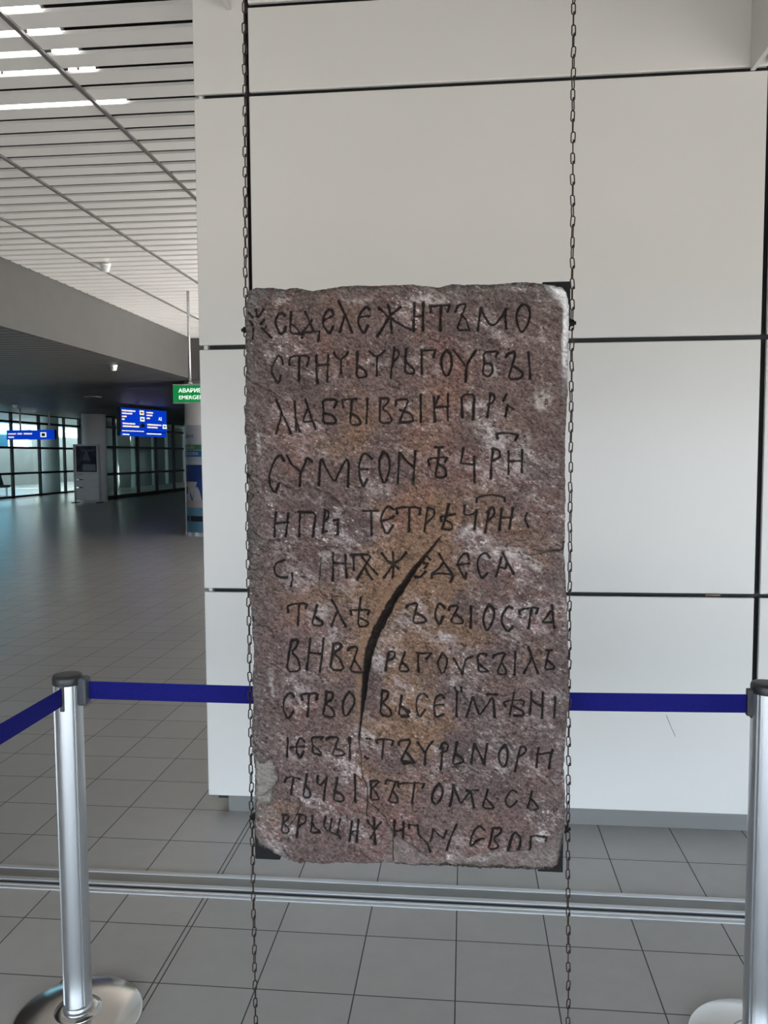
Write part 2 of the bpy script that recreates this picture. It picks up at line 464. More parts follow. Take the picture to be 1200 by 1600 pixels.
# ------------------------------------------------------------------ lamps in the ceiling joints
def lamp_row(k, cuts, width, label):
    y = 5.285 - k * PITCH
    t = thing('ceiling_light', label, 'light', (0, y, Z_HIGH), 0, 'strip lights between the ceiling slats')
    for a, b in cuts:
        mm = MB()
        e = min(0.02, (b - a) / 4); w = width / 2
        mm.extrude([(a, -w * .55), (a + e, -w), (b - e, -w), (b, -w * .55), (b, w * .55), (b - e, w), (a + e, w), (a, w * .55)], 0.001, 0.016)
        mm.build('tube', M['lamp'], t)
    box_obj('housing', (cuts[0][0], -width / 2 - 0.004, 0.0165), (cuts[-1][1] + 0.02, width / 2 + 0.004, 0.04), M['housing'], t)
lamp_row(0, [(-4.4, -3.56), (-3.52, -2.908), (-2.896, -2.438), (-2.395, -2.326), (-2.314, -2.205)], 0.058,
         'long bright strip light, the farthest and longest between the ceiling slats')
lamp_row(2, [(-3.2, -2.80), (-2.78, -2.60), (-2.59, -2.505), (-2.495, -2.435), (-2.37, -2.32), (-2.30, -2.26), (-2.255, -2.205)], 0.016,
         'thin broken strip light just nearer than the longest bright one')
lamp_row(3, [(-3.2, -2.60), (-2.59, -2.525), (-2.515, -2.43), (-2.355, -2.205)], 0.036,
         'medium strip light third from the top of the picture on the slatted ceiling')
lamp_row(4, [(-3.2, -2.415), (-2.375, -2.315), (-2.305, -2.20)], 0.046,
         'bright strip light second from the top of the picture on the slatted ceiling')
lamp_row(5, [(-3.2, -2.41), (-2.395, -2.292), (-2.282, -2.195)], 0.052,
         'bright short strip light topmost in the picture, upper left corner')

# small devices on the ceilings
def detector(x, y, z, label, r=0.05):
    t = thing('smoke_detector', label, 'smoke detector', (x, y, z))
    mm = MB(); mm.lathe((0, 0, 0), [(r * .5, -0.10), (r * .9, -0.085), (r, -0.05), (r, -0.03)], 24); mm.build('sensor_head', M['white_paint'], t)
    mm = MB(); mm.lathe((0, 0, 0), [(r * 1.25, -0.03), (r * 1.25, 0.002)], 24); mm.build('base', M['white_paint'], t)
detector(-4.29, 9.553, Z_HIGH, 'small smoke detector under the bright slatted ceiling')
detector(-5.80, 13.12, Z_LOW, 'small smoke detector under the dark soffit close to the pale bulkhead')
detector(-13.0, 22.6, Z_LOW, 'small smoke detector under the dark soffit near the far left glazing', 0.06)
t = thing('ceiling_speaker', 'round ceiling speaker flush in the dark soffit above the blue direction sign', 'speaker', (-9.38, 19.92, Z_LOW))
mm = MB(); mm.lathe((0, 0, 0), [(0.20, -0.012), (0.22, 0.0), (0.22, 0.004)], 32); mm.build('rim', M['white_paint'], t)
mm = MB(); mm.lathe((0, 0, 0), [(0.10, -0.016), (0.17, -0.013)], 32); mm.build('grille', M['housing'], t)

# ------------------------------------------------------------------ lettering helper
def lettering(body, size, mat, parent, loc, rot, name='lettering', bold=0.0, squeeze=1.0, align='LEFT'):
    c = bpy.data.curves.new(name, 'FONT')
    c.body = body; c.size = size; c.extrude = 0.002; c.offset = bold; c.align_x = align
    tmp = bpy.data.objects.new('tmp', c)
    scene.collection.objects.link(tmp)
    bpy.context.view_layer.update()
    me = bpy.data.meshes.new_from_object(tmp.evaluated_get(bpy.context.evaluated_depsgraph_get()))
    bpy.data.objects.remove(tmp); bpy.data.curves.remove(c)
    me.name = name
    me.materials.clear(); me.materials.append(mat)
    o = bpy.data.objects.new(name, me)
    scene.collection.objects.link(o)
    o.parent = parent; o.location = loc; o.rotation_euler = rot; o.scale = (squeeze, 1, 1)
    return o

def word_bars(mb, x, z, length, h, y, seed):
    """a word too blurred to read: a run of short upright marks"""
    r = random.Random(seed); a = x
    while a < x + length:
        w = r.uniform(0.35, 0.6) * h
        mb.box((a, y - 0.003, z + r.uniform(0, .1) * h), (min(a + w, x + length), y, z + h * r.uniform(.75, 1.0)))
        a += w + 0.12 * h

# ------------------------------------------------------------------ green emergency exit sign
t = thing('exit_sign', 'green emergency exit sign with white lettering hung from a thin pole', 'sign', (-4.10, 11.25, 2.36))
box_obj('sign_box', (0, -0.04, 0.008), (1.75, 0.04, 0.245), M['green_sign'], t, 0.004)
for z0, z1 in ((0.245, 0.262), (-0.006, 0.008)):
    box_obj('edge_strip', (0, -0.045, z0), (1.75, 0.045, z1), M['alu_flat'], t)
lettering('АВАРИЕН ИЗХОД', 0.078, M['sign_white'], t, (0.083, -0.043, 0.145), (PI / 2, 0, 0), bold=0.0004, squeeze=1.06)
lettering('EMERGENCY EXIT', 0.074, M['sign_white'], t, (0.083, -0.043, 0.050), (PI / 2, 0, 0), bold=0.0, squeeze=1.12)
for x in (0.235, 1.5):
    mm = MB(); mm.lathe((x, 0, 0.262), [(0.018, 0), (0.018, Z_HIGH - 2.36 - 0.262 + 0.002)], 16); mm.build('hanger_pole', M['alu_flat'], t)
    mm = MB(); mm.lathe((x, 0, 0.262), [(0.035, 0), (0.035, 0.025)], 16); mm.build('bracket', M['alu_flat'], t)

# ------------------------------------------------------------------ large blue direction sign
dx, dy = 0.56, 2.05
t = thing('direction_sign', 'large blue backlit direction sign with cream lines of text under dark soffit', 'sign', (-9.80, 22.6, 2.22), math.atan2(dy, dx))
L_ = math.hypot(dx, dy)
box_obj('case', (0, 0.02, 0.0), (L_, 0.18, 0.84), M['sign_case'], t, 0.004)
box_obj('face', (0.0, 0.0, 0.14), (L_, 0.02, 0.80), M['blue_sign'], t)
box_obj('lower_face', (-0.05, -0.02, -0.01), (L_ - .05, 0.02, 0.115), M['blue_sign'], t, 0.003)
for x, z, ln, s in ((0.02, 0.70, 0.60, 1), (0.02, 0.62, 0.46, 2), (0.02, 0.53, 0.20, 3), (0.02, 0.45, 0.11, 4), (0.04, 0.33, 0.56, 5), (0.04, 0.25, 0.74, 6),
                    (1.14, 0.69, 0.32, 7), (1.14, 0.61, 0.28, 8), (1.14, 0.52, 0.16, 9), (1.17, 0.33, 0.68, 10), (1.17, 0.25, 0.50, 11),
                    (0.0, 0.128, 1.0, 12)):
    mm = MB(); word_bars(mm, x, z, ln, 0.05 if s < 12 else 0.03, -0.001, s); mm.build('lettering', M['sign_yellow'], t)
for x, z, ln, s in ((0.0, 0.02, 0.30, 20), (1.1, 0.06, 0.72, 21)):
    mm = MB(); word_bars(mm, x, z, ln, 0.038, -0.021, s); mm.build('lettering', M['sign_white'], t)
for x, z, mat in ((0.82, 0.63, 'sign_yellow'), (0.84, 0.44, 'sign_white'), (0.84, 0.26, 'alu_flat'), (1.92, 0.25, 'sign_white')):
    pc = box_obj('pictogram', (x, -0.004, z), (x + 0.20, 0.0, z + 0.13), M[mat], t)
    mm = MB(); mm.prism([(x + .03, z + .065), (x + .09, z + .11), (x + .09, z + .08), (x + .17, z + .08), (x + .17, z + .05), (x + .09, z + .05), (x + .09, z + .02)], -0.007, -0.0045)
    mm.build('arrow', M['sign_case'], pc)
lettering('A2', 0.14, M['sign_white'], t, (1.72, -0.004, 0.50), (PI / 2, 0, 0), bold=0.002)
for x in (0.5, 1.6):
    box_obj('hanger', (x, 0.08, 0.84), (x + 0.03, 0.11, Z_LOW - 2.22 + 0.003), M['sign_case'], t)

# ------------------------------------------------------------------ narrow blue sign at the far left
t = thing('hanging_sign', 'narrow blue sign on two thin rods in front of far left glazing', 'sign', (-15.29, 26.0, 2.205), 0.02)
box_obj('case', (0, 0.01, 0), (1.66, 0.12, 0.32), M['sign_case'], t, 0.003)
box_obj('face', (0, 0.0, 0.0), (1.66, 0.01, 0.32), M['blue_sign'], t)
for x, z, ln, s in ((0.06, 0.17, 0.27, 31), (0.38, 0.17, 0.16, 32), (0.60, 0.17, 0.29, 33), (0.06, 0.06, 0.2, 34)):
    mm = MB(); word_bars(mm, x, z, ln, 0.055, -0.001, s); mm.build('lettering', M['sign_yellow'], t)
pc = box_obj('pictogram', (1.18, -0.004, 0.08), (1.38, 0, 0.24), M['sign_white'], t)
box_obj('symbol', (1.22, -0.007, 0.11), (1.34, -0.0045, 0.21), principled('symbol_red', (0.35, 0.12, 0.12), 0.5), pc)
for x in (0.46, 1.46):
    mm = MB(); mm.lathe((x, 0.06, 0.32), [(0.028, 0), (0.028, 0.735 + (0.12 if x < 1 else 0.07))], 12); mm.build('hanger_rod', M['white_paint'], t)

# ------------------------------------------------------------------ poster stand in front of the far column
t = thing('poster_stand', 'aluminium poster stand with dark framed poster before the far white column', 'poster stand', (-13.24, 27.5, 0), 0.0)
for x in (-0.48, 0.42):
    box_obj('post', (x, -0.03, 0), (x + 0.06, 0.03, 2.06), M['alu_flat'], t, 0.004)
    box_obj('foot', (x - 0.03, -0.2, 0), (x + 0.09, 0.2, 0.03), M['black'], t)
box_obj('frame', (-0.42, -0.02, 1.02), (0.42, 0.02, 2.06), M['white_paint'], t, 0.004)
m_ = principled('poster_print', (0.03, 0.035, 0.07), 0.35)
n, l = nodes_of(m_); p = n['Principled BSDF']
tc = n.new('ShaderNodeTexCoord'); nz = n.new('ShaderNodeTexNoise'); nz.inputs['Scale'].default_value = 3.0; nz.inputs['Detail'].default_value = 5
l.new(tc.outputs['Object'], nz.inputs['Vector'])
r_ = n.new('ShaderNodeValToRGB'); r_.color_ramp.elements[0].position = 0.45; r_.color_ramp.elements[1].position = 0.75
r_.color_ramp.elements[0].color = (0.02, 0.025, 0.055, 1); r_.color_ramp.elements[1].color = (0.12, 0.13, 0.18, 1)
l.new(nz.outputs['Fac'], r_.inputs[0]); l.new(r_.outputs[0], p.inputs['Base Color'])
po = box_obj('poster', (-0.37, -0.026, 1.09), (0.37, -0.021, 2.0), m_, t)
mm = MB(); mm.prism([(-0.14, 1.5), (-0.03, 1.82), (0.03, 1.82), (0.16, 1.48)], -0.029, -0.0265)
mm.box((-0.18, -0.029, 1.82), (0.28, -0.0265, 1.86)); mm.build('printed_shape', principled('poster_pale', (0.16, 0.18, 0.23), 0.4), po)
box_obj('printed_caption', (-0.14, -0.029, 1.13), (0.33, -0.0265, 1.36), principled('poster_caption', (0.26, 0.28, 0.32), 0.4), po)
for z0, z1 in ((0.10, 0.52), (0.56, 0.80), (0.84, 1.0)):
    box_obj('lower_panel', (-0.40, -0.02, z0), (0.42, 0.02, z1), M['white_paint'], t, 0.006)

# ------------------------------------------------------------------ advertising sleeve round the near column
AX, AY, AR = -5.20, 16.37, 0.53
t = thing('advertising_sleeve', 'printed blue and white advertising sleeve wrapped round column behind wall edge', 'advertisement', (AX, AY, 0))
def arc_band(z0, z1, a0, a1, r, th=0.006, n=40):
    mm = MB()
    ring = [(r * math.cos(a), r * math.sin(a)) for a in [a0 + (a1 - a0) * i / n for i in range(n + 1)]]
    inner_ = [(x * (r - th) / r, y * (r - th) / r) for x, y in reversed(ring)]
    pts = ring + inner_
    nn = len(pts)
    vs = [(x, y, z0) for x, y in pts] + [(x, y, z1) for x, y in pts]
    fs = []
    for i in range(n):
        fs.append((i, i + 1, nn - 2 - i, nn - 1 - i)); fs.append((nn + i, nn + nn - 1 - i, nn + nn - 2 - i, nn + i + 1))
    for i in range(nn):
        k = (i + 1) % nn
        fs.append((i, k, k + nn, i + nn))
    mm.add(vs, fs)
    return mm
FULL0, FULL1 = -PI, 0.55
def band(name, z0, z1, col, a0=-2.62, a1=-0.9, r=AR + 0.002, rough=0.35):
    return arc_band(z0, z1, a0, a1, r).build(name, principled('print_' + name, col, rough), t)
arc_band(0.06, 2.24, FULL0, FULL1, AR, 0.008).build('sleeve', principled('sleeve_print', (0.40, 0.42, 0.47), 0.35), t)
arc_band(0.06, 2.24, -2.95, -2.66, AR + 0.012, 0.012).build('edge_sheen', M['white_paint'], t)  # pale strip painting the bright reflection down the sleeve's left edge
band('blue_field', 1.52, 1.86, (0.30, 0.38, 0.47))
b_ = band('green_bar', 1.74, 1.84, (0.05, 0.16, 0.07), r=AR + 0.004)
b2 = band('blue_bar', 1.60, 1.73, (0.03, 0.10, 0.26), r=AR + 0.004)
band('figure_blue', 1.10, 1.44, (0.012, 0.035, 0.17), -2.52, -0.9, AR + 0.004)
band('figure_grey', 0.98, 1.10, (0.38, 0.38, 0.42), -2.42, -1.95, AR + 0.004)
mm = MB()
def on_cyl(a, z, r): return (r * math.cos(a), r * math.sin(a), z)
def cyl_poly(name, pts, col, r):
    mm = MB()
    vs = [on_cyl(a, z, r) for a, z in pts] + [on_cyl(a, z, r - 0.004) for a, z in pts]
    k = len(pts)
    mm.add(vs, [tuple(range(k)), tuple(reversed(range(k, 2 * k)))] + [(i, i + k, (i + 1) % k + k, (i + 1) % k) for i in range(k)])
    return mm.build(name, principled('print_' + name, col, 0.35), t)
cyl_poly('printed_triangle', [(-2.48, 1.12), (-2.40, 1.12), (-2.11, 0.78), (-2.14, 0.72)], (0.012, 0.035, 0.16), AR + 0.007)
cyl_poly('printed_triangle', [(-1.80, 1.15), (-1.60, 1.15), (-1.60, 0.72), (-2.13, 0.72)], (0.012, 0.05, 0.22), AR + 0.007)
cyl_poly('printed_figure', [(-2.50, 0.86), (-2.50, 1.0), (-2.36, 1.0), (-2.36, 0.86)], (0.07, 0.06, 0.08), AR + 0.007)
band('portrait_strip', 0.58, 0.72, (0.38, 0.34, 0.34))
band('lower_field', 0.08, 0.58, (0.10, 0.24, 0.38))
band('dark_badge', 0.30, 0.41, (0.012, 0.02, 0.03), -2.52, -2.30, AR + 0.005)
band('dark_badge', 0.30, 0.41, (0.012, 0.02, 0.03), -2.22, -1.2, AR + 0.005)
# wrapped lettering: one mesh per line, every vertex laid on the cylinder
def wrapped(body, size, z, a0, mat, r, squeeze=1.0):
    o = lettering(body, size, mat, t, (0, 0, 0), (0, 0, 0), squeeze=1.0)
    for v in o.data.vertices:
        a = a0 + v.co.x * squeeze / r
        d = r + (0.003 if v.co.z > 0 else 0.0)
        v.co = on_cyl(a, z + v.co.y, d)
    return o
wrapped('alero', 0.13, 1.98, -2.47, principled('print_navy', (0.03, 0.07, 0.16), 0.4), AR + 0.003)
wrapped('ЛАЙН', 0.085, 1.76, -2.42, principled('print_pale_green', (0.30, 0.50, 0.25), 0.4), AR + 0.006, 1.1)
wrapped('РАЗОВА', 0.085, 1.635, -2.46, principled('print_pale_blue', (0.35, 0.42, 0.52), 0.4), AR + 0.006, 1.1)
mm = MB()
for a in (-2.80, -2.3, -1.9, -1.5, -1.1):
    x, y, z = on_cyl(a, 0, AR - 0.02)
    mm2 = MB(); mm2.box((x - 0.035, y - 0.035, 0), (x + 0.035, y + 0.035, 0.075)); mm2.build('foot', M['white_paint'], t, 0.004)

# ------------------------------------------------------------------ waiting seats beyond the glass
t = thing('waiting_bench', 'row of dark navy waiting seats beyond the glass at far left', 'bench', (-19.0, 31.2, 0), 0.0)
for i in range(3):
    y = -0.6 + i * 0.62
    s_ = box_obj('seat', (-0.26, y, 0.42), (0.22, y + 0.52, 0.48), M['seat'], t, 0.02)
    b_ = MB(); b_.add([(-0.28, y, 0.46), (-0.22, y, 0.46), (-0.34, y, 0.9), (-0.40, y, 0.9), (-0.28, y + .52, 0.46), (-0.22, y + .52, 0.46), (-0.34, y + .52, 0.9), (-0.40, y + .52, 0.9)],
                      [(0, 1, 2, 3), (7, 6, 5, 4), (0, 4, 5, 1), (1, 5, 6, 2), (2, 6, 7, 3), (3, 7, 4, 0)])
    b_.build('backrest', M['seat'], t, 0.015)
box_obj('beam', (-0.06, -0.6, 0.36), (0.02, 1.2, 0.42), M['alu_flat'], t)
for y in (-0.4, 0.95):
    box_obj('leg', (-0.05, y, 0.0), (0.01, y + 0.06, 0.37), M['alu_flat'], t)
    box_obj('foot', (-0.3, y, 0.0), (0.25, y + 0.06, 0.03), M['alu_flat'], t)

# ------------------------------------------------------------------ belt barrier posts
def stanchion(label, loc, rot):
    t = thing('belt_barrier_post', label, 'barrier post', loc, rot, 'belt barrier posts')
    mm = MB(); mm.lathe((0, 0, 0), [(0.174, 0.0), (0.178, 0.004), (0.177, 0.010), (0.170, 0.0145), (0.10, 0.022), (0.066, 0.026)], 96)
    mm.build('base_plate', M['steel'], t)
    mm = MB(); mm.lathe((0, 0, 0), [(0.066, 0.024), (0.064, 0.029), (0.045, 0.033)], 64); mm.build('base_collar', M['steel'], t)
    # extruded tube with four slotted corners
    prof = []
    for q in range(4):
        base = q * PI / 2
        for a in np.linspace(-0.62, 0.62, 15):
            prof.append((0.0385 * math.cos(base + a), 0.0385 * math.sin(base + a)))
        c = base + PI / 4
        for rr, da in ((0.0358, -0.150), (0.0362, -0.06), (0.0340, -0.03), (0.0340, 0.03), (0.0362, 0.06), (0.0358, 0.150)):
            prof.append((rr * math.cos(c + da), rr * math.sin(c + da)))
    mm = MB(); mm.extrude(prof, 0.03, 0.976); tube = mm.build('post_tube', M['alu'], t)
    mm = MB(); mm.lathe((0, 0, 0), [(0.0405, 0.030), (0.0405, 0.052)], 48); mm.build('lower_ring', M['alu'], t)
    mm = MB(); mm.lathe((0, 0, 0), [(0.0395, 0.974), (0.0405, 0.978), (0.0405, 0.992), (0.038, 0.999), (0.03, 1.001)], 48); mm.build('cap', M['black'], t)
    return t

def slot(t, ang, zt=0.982, zb=0.905):
    """dark belt outlet in the tube wall, facing direction ang"""
    mm = MB(); mm.box((0.030, -0.0065, zb), (0.0415, 0.0065, zt))
    o = mm.build('belt_outlet', M['black'], t, 0.003); o.rotation_euler = (0, 0, ang)
def receiver(t, ang):
    mm = MB(); mm.box((0.034, -0.020, 0.915), (0.060, 0.020, 0.994))
    o = mm.build('receiver', M['grey_plastic'], t, 0.008, ); o.rotation_euler = (0, 0, ang)

def ribbon(t, p0, p1, h=0.0495, sag=0.006, th=0.0012):
    """belt between two local points"""
    p0 = Vector(p0); p1 = Vector(p1); d = (p1 - p0); s = Vector((-d.y, d.x, 0)).normalized() * th / 2
    n_ = 24; vs = []; fs = []
    for i in range(n_ + 1):
        u = i / n_
        c = p0 + d * u - Vector((0, 0, 4 * sag * u * (1 - u)))
        for sg, hh in ((-1, -h / 2), (1, -h / 2), (1, h / 2), (-1, h / 2)):
            vs.append(c + s * sg + Vector((0, 0, hh)))
    for i in range(n_):
        for k in range(4):
            fs.append((i * 4 + k, i * 4 + (k + 1) % 4, i * 4 + 4 + (k + 1) % 4, i * 4 + 4 + k))
    fs += [(3, 2, 1, 0), tuple(n_ * 4 + k for k in range(4))]
    mm = MB(); mm.add(vs, fs)
    return mm.build('belt', M['belt'], t)

PL, PR = Vector((-1.098, 2.125, 0)), Vector((0.790, 2.190, 0))
left = stanchion('silver belt barrier post with two blue belts, standing left of the stone slab', PL, 0.0)
right = stanchion('silver belt barrier post cut off by the picture edge, right of the stone slab', PR, 0.0)
slot(left, -PI / 2 + 0.05); receiver(left, 0.03)
for a in (PI, PI / 2): slot(left, a)
slot(right, PI + 0.03); slot(right, -PI / 2); receiver(right, -0.6)
end = PR - PL
b_ = ribbon(left, (0.058, 0.003, 0.956), (end.x - 0.046, end.y - 0.003, 0.944), sag=0.006)
box_obj('belt_clip', (end.x - 0.052, end.y - 0.012, 0.912), (end.x - 0.036, end.y + 0.006, 0.984), M['black'], left, 0.003)
front = Vector((-1.10, 0.0, 0)) - PL
ribbon(left, (0.002, -0.041, 0.946), (front.x - 0.06, front.y - 0.9, 0.944), sag=0.010)
ribbon(right, (0.0, -0.041, 0.946), (0.04, -3.0, 0.944), sag=0.010)

